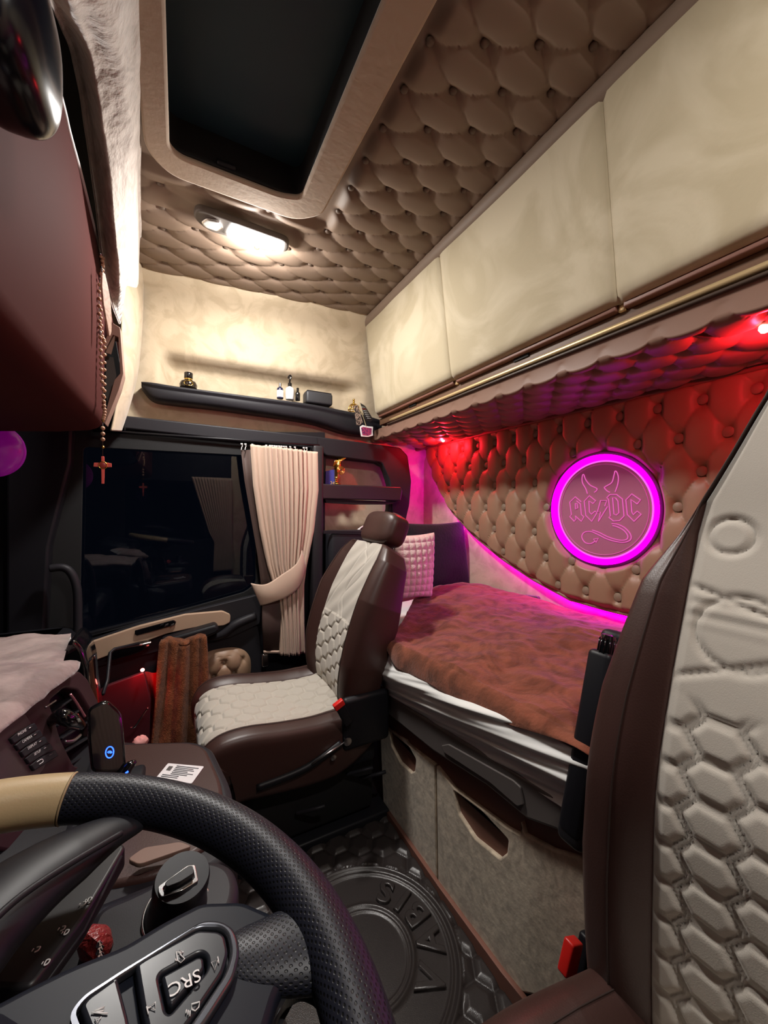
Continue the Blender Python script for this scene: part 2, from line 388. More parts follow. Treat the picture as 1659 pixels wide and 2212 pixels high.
# =================================================================== PASSENGER DOOR
YD = 1.90
door = struct(pplate('door_1', [(-200, 1500), (-60, 930), (700, 935), (700, 1800), (-200, 2000)], 'y', YD+.02, PLA, .03,
    [[(75, 1392), (165, 1372), (525, 1285), (560, 1268), (560, 1000), (520, 965), (165, 935), (100, 940)]], hr=.02))
g = struct(pplate('window_2', [(60, 1400), (570, 1300), (570, 930), (60, 920)], 'y', YD+.035, GLASS, .004))
pplate('window_seal', [(70, 1400), (540, 1296), (570, 1270), (572, 970), (165, 925), (90, 930)], 'y', YD+.005, DARK, .012,
    [[(172, 1380), (530, 1278), (552, 1260), (552, 985), (180, 965)]], parent=door, r=.02, hr=.02)
def dpart(name, pix, y, m, th, r=.008, bev=.003): return pplate(name, pix, 'y', y, m, th, parent=door, r=r, bev=bev)
dpart('beige_trim', [(186, 1388), (300, 1350), (400, 1325), (480, 1318), (497, 1326), (496, 1342), (482, 1349), (420, 1353), (360, 1366), (205, 1424)], YD-.03, mat('door_trim_tan', (.46, .32, .22), .6, bump=(400, .2, .001)), .04)
dpart('upper_sill', [(178, 1388), (300, 1346), (480, 1302), (552, 1284), (562, 1300), (560, 1345), (495, 1375), (420, 1385), (200, 1440)], YD-.012, PLA2, .04, .01)
dpart('switch_panel', [(291, 1362), (375, 1339), (381, 1343), (378, 1350), (296, 1373), (291, 1370)], YD-.056, GLOSS, .006, .003)
for px in (350, 360, 372): dpart('switch', [(px-5, 1354), (px+3, 1351), (px+4, 1346), (px-3, 1349)], YD-.060, SATIN if px > 350 else PLA, .006, .001)
dpart('armrest', [(345, 1395), (350, 1378), (465, 1345), (472, 1352), (470, 1362), (430, 1378), (350, 1404)], YD-.07, PLA, .07, .01, .01)
tube('pull_grip', [U(235, 1414, 'y', YD-.08), U(250, 1402, 'y', YD-.09), U(300, 1393, 'y', YD-.09), U(325, 1388, 'y', YD-.08)], [.006, .010, .010, .014], CHROME, door, sy=.55)
dpart('grip_bezel', [(235, 1425), (240, 1403), (300, 1387), (322, 1383), (326, 1392), (300, 1408), (250, 1422)], YD-.06, GLOSS, .03, .01)
dpart('lower_panel', [(150, 1450), (350, 1400), (470, 1366), (556, 1350), (566, 1420), (560, 1500), (520, 1650), (150, 1800)], YD-.005, PLA2, .03, .01)
tube('moulding', [U(445, 1383, 'y', YD-.03), U(480, 1370, 'y', YD-.04), U(510, 1348, 'y', YD-.04), U(552, 1330, 'y', YD-.03)], [.008, .018, .020, .02], PLA2, door)
# tufted door pocket
Pp = np.zeros((70, 70, 3)); a, b = U(440, 1400, 'y', YD-.02), U(530, 1500, 'y', YD-.02)
th = np.linspace(0, 2*math.pi, 70, endpoint=False)
cc = U(480, 1450, 'y', YD-.02)
for i, rr in enumerate(np.linspace(0, 1, 70)):
    for j, t in enumerate(th):
        sx = .125; sz = .105
        x = cc.x+sx*rr*math.copysign(abs(math.cos(t))**.8, math.cos(t)); z = cc.z+sz*rr*math.copysign(abs(math.sin(t))**.8, math.sin(t))
        hh = float(tuftH(np.array(x), np.array(z), .042, .055, cc.x+.005, cc.z+.045))
        Pp[i, j] = (x, YD-.02-.030*hh*(1-rr**4)-.012*(1-rr**6), z)
grid('tufted_pad', Pp, TUFT, door, cu=True)
for u, v in lattice(.042, .055, cc.x+.005, cc.z+.045, (cc.x-.1, cc.x+.1), (cc.z-.09, cc.z+.09)):
    if math.hypot((u-cc.x)/.12, (v-cc.z)/.1) < .8: button('button', (u, YD-.034, v), (0, -1, 0), .010, TUFT_BTN, door)
# header band above door and window
hb = pplate('header_trim', [(200, 900), (270, 900), (685, 945), (860, 968), (876, 985), (884, 1040), (880, 1090), (866, 1150), (862, 1300), (845, 1300), (842, 1100), (838, 1040), (820, 1000), (700, 985), (690, 972), (270, 928), (190, 925)], 'y', YD-.005, PLA2, .05, r=.012, bev=.006)
tag(hb, 'long charcoal plastic trim over the side window curving down behind the passenger seat', 'trim')
for px, py in ((270, 900), (685, 945)):
    p = U(px, py, 'y', YD-.031); box('seam', (p.x, YD-.032, p.z-.028), (.002, .003, .056), DARK, hb, bev=0)
# grab handle on the pillar
gh = tag(tube('grab_handle', [U(x, y, 'y', 1.80) for x, y in ((108, 1228), (135, 1226), (152, 1236), (164, 1262), (168, 1300), (168, 1400))], .014, PLA2, seg=12), 'black curved grab handle on the windscreen pillar left of the side window', 'handle')
struct(pplate('trim_2', [(20, 930), (160, 930), (158, 1000), (112, 1180), (100, 1420), (20, 1420)], 'y', 1.88, PLA, .07, r=.01, bev=.01))

# =================================================================== POCKET SHELVES BEHIND THE DOOR
ps = empty('storage_pockets', (.85, 1.88, .5), 'black framed side pockets with two openings between curtain and bunk wall', 'shelf')
pplate('frame', [(688, 970), (840, 988), (868, 1000), (878, 1040), (874, 1090), (856, 1150), (850, 1420), (672, 1400), (676, 1200)], 'y', YD+.01, PLA, .02,
    [[(704, 990), (808, 1002), (826, 1012), (839, 1060), (838, 1088), (828, 1148), (699, 1146), (700, 1050)]], parent=ps, r=.012, hr=.008, bev=.004)
pplate('frame_side', [(808, 998), (862, 992), (880, 1030), (876, 1100), (846, 1172), (815, 1172), (836, 1100), (838, 1050), (826, 1010)], 'y', YD+.0, PLA2, .05, parent=ps, r=.006, bev=.006)
pplate('upper_bin', [(690, 1043), (700, 1046), (862, 1052), (866, 1060), (862, 1082), (696, 1078), (690, 1070)], 'y', YD-.05, mat('bin_plastic', (.03, .022, .026), .35), .04, parent=ps, r=.004, bev=.006)
pplate('bin_lip', [(698, 1078), (860, 1084), (835, 1090), (770, 1090), (700, 1086)], 'y', YD-.03, DARK, .06, parent=ps, r=.004)
P0 = U(699, 1146, 'y', YD-.04); P1 = U(860, 1150, 'y', YD-.04)
box('lower_bin', ((P0.x+P1.x)/2+.02, YD-.045, P0.z-.19), (P1.x-P0.x+.02, .11, .38), mat('pocket_plastic', (.014, .014, .019), .5), ps, bev=.025, seg=4)
pplate('bin_rim', [(699, 1146), (862, 1149), (862, 1156), (699, 1153)], 'y', YD-.102, PLA2, .006, parent=ps, r=.001)
box('post', (.605, YD-.035, .72), (.055, .08, 1.38), mat('post_plastic', (.018, .015, .018), .5), ps, bev=.012)
for z in (.62, .56): box('hinge_bracket', (.60, YD-.09, z), (.05, .02, .03), PLA, ps, bev=.004)
box('buckle_bracket', (.355, YD-.06, .39), (.03, .02, .06), SATIN, ps, bev=.006)
settle(ps)
# things in the upper pocket
def hang_text(*a, **k): return text(*a, **k)
pk = tag(pplate('blue_packet', [(703, 1018), (722, 1014), (735, 1050), (702, 1048)], 'y', YD+.0, mat('blue_card', (.05, .06, .35), .4), .012, r=.002), 'small blue packet with yellow lettering standing in the upper side pocket', 'packet')
text('lettering', '24', .026, U(718, 1044, 'y', YD-.008), (1, 0, 0), (0, 0, 1), mat('ink_yellow', (.8, .5, .2), .5), pk)
gt = empty('gold_trophy', U(728, 1048, 'y', YD-.005), 'shiny gold trophy-like winged ornament in the upper side pocket', 'ornament')
gc = [U(x, y, 'y', YD-.01) for x, y in ((728, 1048), (727, 1035), (728, 1020), (730, 1005), (733, 992))]
tube('stem', gc, [.010, .016, .022, .026, .014], GOLD, gt, seg=8, n=40, sy=.7)
for k in range(5):
    s = gc[3]; pth = [s+Vector((-.028+k*.004, -.006, -.01+.004*k)), s+Vector((-.02+.012*k, -.012, .016+.004*k)), s+Vector((.0+.014*k, -.008, .024+.008*k)), s+Vector((.018+.012*k, -.004, .028+.012*k))]
    tube('feather', pth, [.006, .008, .005, .001], GOLD, gt, seg=6, sy=.4)
c0 = gc[2]+Vector((.012, -.022, .008))
for rr in (.008, .014, .020): tube('ring', [c0+Vector((rr*math.cos(t), 0, rr*math.sin(t))) for t in np.linspace(0, 6.283, 14, endpoint=False)], .0025, GOLD, gt, closed=True, seg=6)
for k in range(4): tube('coil', [gc[0]+Vector((.016*math.cos(t+k), -.014*abs(math.sin(t))-.004, .006+k*.011)) for t in np.linspace(0, 3.1, 6)], .003, GOLD, gt, seg=6)
settle(gt)
a = U(770, 1146, 'y', YD+.02); Q = []
for v in np.linspace(0, 1, 16):
    Q.append([(a.x-.01+.16*u, a.y+.005-.05*math.sin(math.pi*v), a.z-.01+.045*math.sin(math.pi*min(1, u*1.15))**.7*(math.sin(math.pi*v)**.5)+.006*math.sin(u*14)) for u in np.linspace(0, 1, 24)])
tag(grid('white_cloth', Q, SHEET, thick=.003), 'white crumpled cloth lying in the lower side pocket behind the headrest', 'cloth')

# =================================================================== CURTAIN
cr = empty('side_curtain', (.45, 1.86, .4), 'pleated beige curtain gathered by a tie-back beside the passenger window', 'curtain')
YC = 1.84
zk = [1.388, 1.20, 1.0, .83, .74, .66, .55, .40]
L = [U(540, 975, 'y', YC).x, U(547, 1060, 'y', YC).x, U(562, 1150, 'y', YC).x, U(578, 1230, 'y', YC).x, U(590, 1280, 'y', YC).x, U(592, 1320, 'y', YC).x, U(598, 1370, 'y', YC).x, U(602, 1415, 'y', YC).x]
Rr = [U(684, 982, 'y', YC).x, U(686, 1060, 'y', YC).x, U(676, 1150, 'y', YC).x, U(660, 1215, 'y', YC).x, U(655, 1250, 'y', YC).x, U(655, 1300, 'y', YC).x, U(656, 1360, 'y', YC).x, U(658, 1415, 'y', YC).x]
uu = np.linspace(0, 1, 260); zz = np.linspace(1.388, .405, 90); G = np.zeros((90, 260, 3))
def pleat(u, k=15): return np.abs(np.sin(math.pi*k*u))**.8
for i, z in enumerate(zz):
    l = np.interp(-z, [-q for q in zk], L); r = np.interp(-z, [-q for q in zk], Rr)
    flat1 = 1-sstep(uu, .03, .1)*(1-sstep(uu, .14, .24)); 
    amp = .030
    pl = np.where(uu < .2, .35, np.where(uu > .80, .15, 1.0))
    pl = np.convolve(np.pad(pl, 8, mode='edge'), np.ones(17)/17, 'valid')
    ph = uu+.006*math.sin(z*7)
    G[i, :, 0] = l+(r-l)*uu+.002*np.sin(40*uu+z*5); G[i, :, 1] = YC-amp*pl*pleat(ph, 13)**1.3-.012*sstep(uu, .75, 1); G[i, :, 2] = z-.012*uu+.004*np.sin(uu*50)*(z < .42)
grid('pleated_cloth', G, CURT, cr, thick=.0025)
# dark lining at the window edge, above and below the tie
G2 = [[tuple((U(x0, y, 'y', YC+.012)*(1-u)+U(x1, y, 'y', YC+.012)*u)+Vector((0, .006*math.sin(u*6), 0))) for u in np.linspace(0, 1, 14)] for x0, x1, y in ((520, 548, 972), (528, 553, 1040), (542, 566, 1120), (556, 580, 1200), (562, 590, 1250), (565, 605, 1300))]
grid('lining', G2, CURTD, cr, thick=.002)
G3 = [[tuple(U(x0, y, 'y', YC-.02)*(1-u)+U(x1, y, 'y', YC-.02)*u+Vector((0, -.004*math.sin(u*5), 0))) for u in np.linspace(0, 1, 14)] for x0, x1, y in ((566, 612, 1290), (566, 606, 1350), (569, 603, 1405))]
grid('lining_fold', G3, CURTD, cr, thick=.002)
G4 = [[tuple(U(x0, y, 'y', YC-.0205)*(1-u)+U(x1, y, 'y', YC-.0205)*u) for u in np.linspace(0, 1, 8)] for x0, x1, y in ((569, 603, 1405), (569, 603, 1411))]
grid('lining_hem', G4, CURT, cr, thick=.004)
# tie-back
top = spline([U(x, y, 'y', YC-.045) for x, y in ((545, 1262), (575, 1262), (610, 1240), (640, 1218), (655, 1190))], 40)
bot = spline([U(x, y, 'y', YC-.045) for x, y in ((566, 1310), (590, 1300), (620, 1288), (645, 1268), (663, 1232))], 40)
T = []
for v in np.linspace(0, 1, 14): 
    row = top*(1-v)+bot*v; row[:, 1] += -.008*math.sin(math.pi*v)+.03*(np.abs(np.linspace(-1, 1, 40))**3); T.append(row)
grid('tie_back', T, CURT, cr, thick=.004)
for px in (522, 530, 545, 575, 583, 588, 593, 598, 603, 608, 613, 618, 627, 637, 656, 662):
    p = U(px, 965+(px-520)*.06, 'y', YC)
    hk = tube('hook', [p+Vector((0, 0, .012)), p+Vector((.003, 0, .004)), p+Vector((0, 0, -.004)), p+Vector((-.002, -.004, -.014))], .0018, WHITEP, cr, seg=6)
    box('glider', p+Vector((0, 0, .013)), (.009, .006, .006), WHITEP, hk, bev=.001)
settle(cr)
tag(tube('curtain_rail', [U(200, 930, 'y', YC), U(690, 962, 'y', YC)], .006, PLA, sp=False), 'thin black curtain rail running under the header trim', 'rail')
# driver's side curtain, seen mirrored in the passenger window
G = np.zeros((40, 160, 3)); uu = np.linspace(0, 1, 160)
for i, z in enumerate(np.linspace(1.40, .45, 40)):
    k = np.interp(z, [.45, .75, .85, 1.4], [.10, .09, .14, .30]); x0 = .40-k
    G[i, :, 0] = x0+(.60-x0-.12)*uu*1.0; G[i, :, 1] = -.36+.012*pleat(uu, 14); G[i, :, 2] = z
grid('driver_curtain', G, CURT, thick=.002)
tag(bpy.data.objects['driver_curtain'], 'beige pleated curtain mirrored as a dim reflection in the side window glass', 'curtain')

# =================================================================== SHELF ON THE PASSENGER WALL
def shelf():
    # front outline follows the wall; swept cross-section
    pts = [(305, 824, 838, .03), (330, 826, 862, .07), (380, 834, 870, .085), (470, 846, 880, .09), (560, 858, 893, .09), (640, 868, 905, .09), (690, 876, 915, .085), (730, 884, 928, .08), (760, 890, 937, .07), (800, 900, 942, .06), (826, 908, 938, .045)]
    rows = []
    for px, t, b, d in pts:
        yf = 1.90-d*.5; pt = U(px, t, 'y', yf); pb = U(px, b, 'y', yf+.015); x = pt.x; zt, zb = pt.z, pb.z; hgt = zt-zb
        yw = 1.99
        prof = [(yw, zt-.004), (yf+.022, zt-.006), (yf+.014, zt+.001), (yf+.004, zt), (yf, zt-.004), (yf+.001, zt-hgt*.18), (yf+.008, zt-hgt*.24), (yf+.006, zt-hgt*.35), (yf+.006, zt-hgt*.75), (yf+.016, zb+.004), (yf+.03, zb), (yw, zb+.004)]
        rows.append([(x, y, z) for y, z in prof])
    R = np.array(rows); n = 80; t = np.linspace(0, len(R)-1, n); out = np.zeros((n, R.shape[1], 3))
    for j in range(R.shape[1]): out[:, j] = spline(R[:, j], n)
    o = grid('wall_shelf', out, PLA2, cv=False, cu=True)
    me = o.data; bm = bmesh.new(); bm.from_mesh(me); k = R.shape[1]; bm.verts.ensure_lookup_table()
    bm.faces.new([bm.verts[i] for i in range(k)]); bm.faces.new([bm.verts[(n-1)*k+i] for i in range(k)]); bmesh.ops.recalc_face_normals(bm, faces=bm.faces); bm.to_mesh(me); bm.free()
    return o
tag(shelf(), 'long black plastic shelf with rounded end mounted high on the suede side wall', 'shelf')
YS = 1.905
def on_shelf(px, py): return U(px, py, 'y', YS)
# cologne
b0 = on_shelf(407, 838); b0.z -= .004
k = empty('cologne_bottle', b0, 'squat black and gold bottle alone at the left end of the wall shelf', 'bottle')
lathe('body', [(.018, 0), (.034, .004), (.036, .016), (.030, .030), (.018, .036), (.016, .040)], b0, (0, 0, 1), mat('bottle_black', (.012, .007, .004), .1, coat=.6), k, sx=1)
lathe('collar', [(.0165, .038), (.0165, .043)], b0, (0, 0, 1), GOLD, k); lathe('cap', [(.016, .043), (.0175, .045), (.0175, .068), (.016, .070)], b0, (0, 0, 1), GLOSS, k)
tube('label_ring', [b0+Vector((.017*math.cos(t), -.0355+.004*abs(math.cos(t)), .016+.010*math.sin(t))) for t in np.linspace(0, 6.283, 16, endpoint=False)], .001, GOLD, k, closed=True, seg=5)
settle(k)
def small_bottle(px, py, r, h, name, label, body, cap, capr, caph, lab=None, dropper=False):
    r *= 1.25; h *= 1.3; capr *= 1.25; caph *= 1.3; b0 = on_shelf(px, py); b0.z -= .004; e = empty(name, b0, label, 'bottle')
    lathe('body', [(r*.9, 0), (r, .003), (r, h*.80), (r*.85, h*.92), (capr*.9, h), (capr*.9, h+.003)], b0, (0, 0, 1), body, e)
    if lab: lathe('paper_label', [(r+.0004, h*.12), (r+.0004, h*.70)], b0, (0, 0, 1), lab, e)
    if dropper:
        lathe('trigger_collar', [(capr, h+.002), (capr, h+.018), (capr*.6, h+.022)], b0, (0, 0, 1), cap, e)
        tube('trigger', [b0+Vector((-.002, -.004, h+.02)), b0+Vector((0, 0, h+.034)), b0+Vector((.006, 0, h+.052)), b0+Vector((.0, 0, h+.058)), b0+Vector((-.006, 0, h+.05)), b0+Vector((-.008, -.002, h+.042))], .0045, cap, e, seg=8)
    else: lathe('cap', [(capr, h+.002), (capr, h+caph), (capr*.6, h+caph+.002)], b0, (0, 0, 1), cap, e)
    settle(e)
small_bottle(605, 860, .0125, .044, 'perfume_vial', 'dark vial with pale label and silver cap, leftmost in the shelf trio', mat('vial_blue', (.02, .02, .05), .15), SATIN, .005, .014, CARD)
small_bottle(626, 862, .0165, .048, 'spray_bottle', 'clear white spray bottle with black trigger, tallest on the wall shelf', mat('frosted', (.75, .76, .78), .2), GLOSS, .008, .02, None, True)
small_bottle(643, 864, .0095, .034, 'dropper_bottle', 'tiny black dropper bottle beside the black box on the shelf', GLOSS, GLOSS, .005, .014, None)
p = on_shelf(687, 872)
sp = tag(box('speaker_box', p+Vector((0, .005, .022)), (.140, .07, .062), mat('box_grey', (.03, .03, .035), .5), bev=.012, seg=4), 'small dark grey rounded box on the wall shelf beside the bottles', 'box')
box('lid', p+Vector((0, .005, .0535)), (.128, .060, .004), PLA2, sp, bev=.002)
# gold crown figure + tags
b0 = on_shelf(764, 888)
k = empty('crown_ornament', b0, 'gold open crown-shaped ornament at the corner end of the wall shelf', 'ornament')
for a in np.linspace(0, math.pi, 5, endpoint=False):
    tube('arch', [b0+Vector((.030*math.cos(t)*math.cos(a), .03*math.cos(t)*math.sin(a), .036*abs(math.sin(t))+.003)) for t in np.linspace(0, math.pi, 9)], .0022, GOLD, k, seg=6)
tube('base_ring', [b0+Vector((.03*math.cos(t), .03*math.sin(t), .004)) for t in np.linspace(0, 6.283, 14, endpoint=False)], .003, GOLD, k, closed=True, seg=6)
for zz_ in (.040, .050, .060): lathe('finial', [(.002, -.006), (.006, -.003), (.007, 0), (.006, .003), (.002, .006)], b0+Vector((0, 0, zz_)), (0, 0, 1), GOLD, k, seg=12)
for sx_ in (-.018, .014):
    tube('prong', [b0+Vector((sx_, -.022, .004)), b0+Vector((sx_*1.3, -.028, .016)), b0+Vector((sx_*.6, -.026, .026))], .002, GOLD, k, seg=6)
settle(k)
YT = 1.80
ht = tag(pplate('swing_tag', [(778, 870), (789, 877), (806, 906), (800, 912), (790, 908)], 'y', YT, mat('tag_black', (.012, .01, .012), .35), .0015, r=.002), 'black cardboard tag with pale text lines hanging off the shelf corner', 'tag')
for i in range(7):
    a, b2 = U(781+i*2.0, 879+i*4.0, 'y', YT-.0015), U(789+i*2.1, 880+i*4.0, 'y', YT-.0015)
    tube('text_line', [a, b2], .0009, REDP if i == 1 else PRINT, ht, seg=4, sp=False)
tg = tag(pplate('photo_tag', [(764, 877), (772, 874), (780, 900), (784, 912), (776, 919), (770, 918)], 'y', YT-.006, mat('tag_picture', (.35, .25, .2), .3, var=((.03, .02, .02), 90, .45, .55, 1)), .0015, r=.002), 'narrow picture tag with white edge hanging left of the black tag', 'tag')
text('lettering', 'fresh', .009, U(769, 881, 'y', YT-.0075), (1, 0, -.1), (0.1, 0, 1), PRINT, tg) if False else None
st = tag(pplate('cartoon_sticker', [(777, 922), (783, 918), (795, 921), (806, 922), (805, 932), (806, 941), (795, 944), (780, 943), (778, 932)], 'y', YT-.004, PRINT, .0015, r=.003), 'small white-edged pink sticker charm dangling lowest from the shelf corner', 'sticker')
pplate('picture', [(780, 924), (785, 922), (795, 924), (803, 925), (802, 938), (795, 941), (783, 940)], 'y', YT-.0055, mat('sticker_print', (.45, .05, .12), .3, var=((.10, .02, .10), 160, .45, .55, 1)), .001, parent=st, r=.002)
tag(tube('tag_cord', [U(776, 868, 'y', YT+.01), U(779, 885, 'y', YT-.002), U(786, 905, 'y', YT-.004), U(791, 921, 'y', YT-.006)], .0018, mat('cord_tan', (.35, .28, .15), .6), seg=6), 'tan cord loop holding the tags at the shelf corner', 'cord')

# =================================================================== DOME LAMP
dl = empty('dome_lamp', (.17, 1.405, 2.05), 'lit ceiling dome lamp in a black rounded bezel behind the skylight', 'lamp')
lampout = rpoly([(.045, 1.36), (.345, 1.375), (.35, 1.43), (.33, 1.445), (.08, 1.455), (.035, 1.41)], .03)
plate('bezel', lampout, mat('bezel_taupe', (.10, .085, .075), .5), (0, 0, 2.055), (1, 0, 0), (0, 1, 0), .022, parent=dl, bev=.006)
plate('lit_lens', rpoly([(.155, 1.375), (.325, 1.38), (.335, 1.43), (.14, 1.44)], .012), LENS_ON, (0, 0, 2.041), (1, 0, 0), (0, 1, 0), .008, parent=dl, bev=.002)
plate('reading_lens', rpoly([(.075, 1.385), (.11, 1.378), (.128, 1.40), (.112, 1.432), (.075, 1.43), (.06, 1.41)], .008), CHROME, (0, 0, 2.041), (1, 0, 0), (0, 1, 0), .008, parent=dl, bev=.002)
plate('reading_glass', rpoly([(.079, 1.389), (.109, 1.382), (.123, 1.40), (.109, 1.427), (.078, 1.426), (.066, 1.41)], .006), LENS_OFF, (0, 0, 2.0375), (1, 0, 0), (0, 1, 0), .004, parent=dl)
settle(dl)

# =================================================================== OVERHEAD CABINETS
def cabx(z): return .86+(2.055-z)/.45*.062
seams = [1.815, 1.172, .551, -.42]
CABM = SUEDE_DOOR
for k in range(3):
    y1, y0 = seams[k]-.004, seams[k+1]+.004
    e = empty('overhead_cabinet', (1.1, (y0+y1)/2, 1.55), ['cream suede overhead locker in the corner beside the side wall', 'cream suede overhead locker in the middle above the headboard', 'cream suede overhead locker nearest the driver seat, cut by the frame'][k], 'cabinet', 'overhead lockers above the bunk')
    nu, nv = 60, 44; P = np.zeros((nv, nu, 3))
    zb0 = 1.60 if k else 1.60
    for i, v in enumerate(np.linspace(0, 1, nv)):
        for j, u in enumerate(np.linspace(0, 1, nu)):
            y = y0+(y1-y0)*u; zb = 1.604; z = zb+(2.057-zb)*v
            ed = min(u, 1-u)*(y1-y0); ev = min(v, 1-v)*.46
            r = .014; dd = 0
            for q in (ed, ev):
                if q < r: dd += r-math.sqrt(max(r*r-(r-q)**2, 0))
            P[i, j] = (cabx(z)+dd*.8+.004*float(vnoise(y*6, z*6, 1, k)), y, z)
    grid('door', P, CABM, e, thick=.02)
    box('body', (1.16, (y0+y1)/2, 1.83), (.46, y1-y0-.002, .46), WOODT, e, bev=.003)
    # brown lower lip of the door and its latch
    box('lower_lip', (cabx(1.59)+.010, (y0+y1)/2, 1.590), (.024, y1-y0-.01, .024), BROWN2, e, bev=.004)
    box('latch', (cabx(1.58)+.02, (y0+y1)/2, 1.573), (.02, .06, .012), DARK, e, bev=.002)
    settle(e)
    if k: box('gusset', (cabx(1.58)+.012, seams[k], 1.585), (.012, .018, .02), BRASS, e, bev=.004).matrix_parent_inverse = Matrix.Translation(e.location).inverted()
rl = struct(box('trim_3', (.965, .70, 1.560), (.05, 2.25, .035), WOODT, bev=.002))
tube('brass_edging', [(.938, y, 1.545) for y in (-.42, .5, 1.2, 1.70)], .008, BRASS, rl, seg=12)  # plain brass trim along the rail
tube('piping', [(.932, y, 1.528) for y in (-.42, .5, 1.2, 1.72)], .005, mat('piping_dark', (.05, .03, .02), .5), rl, seg=8)
# tufted soffit under the lockers
nu, nv = 420, 120; yy = np.linspace(-.42, 1.93, nu); tt = np.linspace(0, 1, nv)
Yg, Tg = np.meshgrid(yy, tt); lng = .42
Sg = Tg*lng
h = tuftH(Yg, Sg, .060, .068, .30, .10)
ed = sstep(Tg, .01, .16)*(1-sstep(Tg, .93, 1))
# front roll then under-side
bx = .935+np.where(Sg < .05, .006*np.sin(Sg/.05*1.57), .006+(Sg-.05)*.985); bz = 1.524-np.where(Sg < .05, Sg*.55, .0275+(Sg-.05)*.02)
P = np.stack([bx-.0*h, Yg, bz-.030*h*ed], 2)
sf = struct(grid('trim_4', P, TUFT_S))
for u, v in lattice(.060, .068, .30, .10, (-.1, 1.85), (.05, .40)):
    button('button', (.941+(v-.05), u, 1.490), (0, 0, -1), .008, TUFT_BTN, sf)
struct(box('trim_5', (1.318, .8, 1.474), (.03, 2.5, .026), BROWN2, bev=.006))

# =================================================================== REAR HEADBOARD
hbR = empty('headboard', (1.33, .8, .75), 'large tan diamond-tufted leather panel with curved lower edge on the rear wall', 'headboard')
crv = [(925, 985), (940, 1040), (975, 1105), (1020, 1155), (1080, 1205), (1150, 1252), (1230, 1295), (1310, 1318), (1390, 1328)]
cp = [U(x, y, 'x', 1.33) for x, y in crv]; cy = [p.y for p in cp][::-1]; cz = [p.z for p in cp][::-1]
def zbot(y):
    y = np.where(y < .80, 1.60-y, y)   # mirrored about the cab's middle
    return np.interp(y, cy, cz)
nu, nv = 420, 170; yl = cp[0].y-.002
yy = np.linspace(1.60-yl, yl, nu); tv = np.linspace(0, 1, nv); Yg, Tg = np.meshgrid(yy, tv)
ZB = zbot(Yg); ZT = 1.487; Zg = ZB+(ZT-ZB)*Tg
h = tuftH(Yg, Zg, .0585, .1025, .605, 1.316)
dE = np.minimum((Zg-ZB), (ZT-Zg)); ed = sstep(dE, -.002, .03)
cyB, czB = .8525, 1.102
rB = np.hypot(Yg-cyB, Zg-czB); rg = sstep(rB, .198, .225)
P = np.stack([1.338-.032*h*ed*rg-.004*ed, Yg, Zg], 2)
grid('tufted_padding', P, TUFT, hbR)
bk = [(y, float(zbot(np.array(y)))-.0) for y in np.linspace(1.60-yl, yl, 60)]
plate('backing_board', bk+[(yl, 1.49), (1.60-yl, 1.49)], BROWN, (1.350, 0, 0), (0, 1, 0), (0, 0, 1), .018, parent=hbR, bev=.002)
tube('edge_piping', [(1.338, y, z) for y, z in bk], .007, TUFT, hbR, seg=10, n=140)
nb = 0
for u, v in lattice(.0585, .1025, .605, 1.316, (.05, 2.0), (.7, 1.47)):
    if v < float(zbot(np.array(u)))+.03 or math.hypot(u-cyB, v-czB) < .22 or u < .35: continue
    if nb >= 100: break
    nb += 1; button('button', (1.322, u, v), (-1, 0, 0), .0150, TUFT_BTN, hbR)
settle(hbR)
ls = tag(tube('led_strip', [(1.380, y, z-.012) for y, z in bk], .012, MAGE, seg=8, n=120), 'glowing magenta light strip along the lower edge behind the tufted panel', 'light')
# round badge
bd = empty('round_badge', (1.31, cyB, czB), 'round magenta-lit plaque engraved with horns, letters and a tail', 'sign')
ring = lambda r, x: [(x, cyF+r*math.cos(t), czF+r*math.sin(t)) for t in np.linspace(0, 2*math.pi, 60, endpoint=False)]
circ = lambda r: [(r*math.cos(t), r*math.sin(t)) for t in np.linspace(0, 2*math.pi, 90, endpoint=False)]
plate('light_ring', circ(.196), MAGE2, (1.322, cyB, czB), (0, 1, 0), (0, 0, 1), .010, [circ(.165)], parent=bd)
plate('rear_disc', circ(.206), mat('badge_rim', (.10, .02, .08), .4), (1.330, cyB, czB), (0, 1, 0), (0, 0, 1), .010, parent=bd)
cyF, czF = .8285, 1.102
DISC = mat('badge_acrylic', (.36, .15, .19), .35, emit=(.8, .06, .5), es=.10)
plate('face_disc', circ(.168), DISC, (1.300, cyF, czF), (0, 1, 0), (0, 0, 1), .010, parent=bd, bev=.003)
EDGE = emis('badge_edge', (1, .10, .72), 1.5); ENG = emis('badge_lines', (1, .16, .60), .8)
tube('disc_edge', ring(.168, 1.295), .0025, EDGE, bd, closed=True, seg=8, n=120)
tube('inner_edge', ring(.157, 1.294), .0016, mat('badge_groove', (.5, .15, .35), .4, emit=(1, .1, .6), es=.18), bd, closed=True, seg=6, n=120)
def eng(name, pts, closed=False, smooth=False):
    W = [U(1140+x/5.184, 940+y/5.184, 'x', 1.2935) for x, y in pts]
    return tube(name, W, .0016, ENG, bd, seg=6, closed=closed, sp=smooth, n=max(12, len(W)*5) if smooth else None)
eng('horn', [(668, 655), (650, 600), (612, 530), (610, 460), (626, 440), (650, 500), (700, 560), (770, 595), (770, 620), (745, 640)], smooth=True)
eng('horn', [(978, 635), (1005, 560), (1015, 480), (1000, 420), (978, 402), (965, 450), (940, 530), (870, 575), (858, 590), (890, 625), (920, 640)], smooth=True)
eng('letter_a', [(598, 745), (532, 690), (470, 750), (488, 890), (470, 912), (520, 965), (540, 940), (532, 905), (600, 965), (628, 915), (600, 890), (590, 770), (545, 735)])
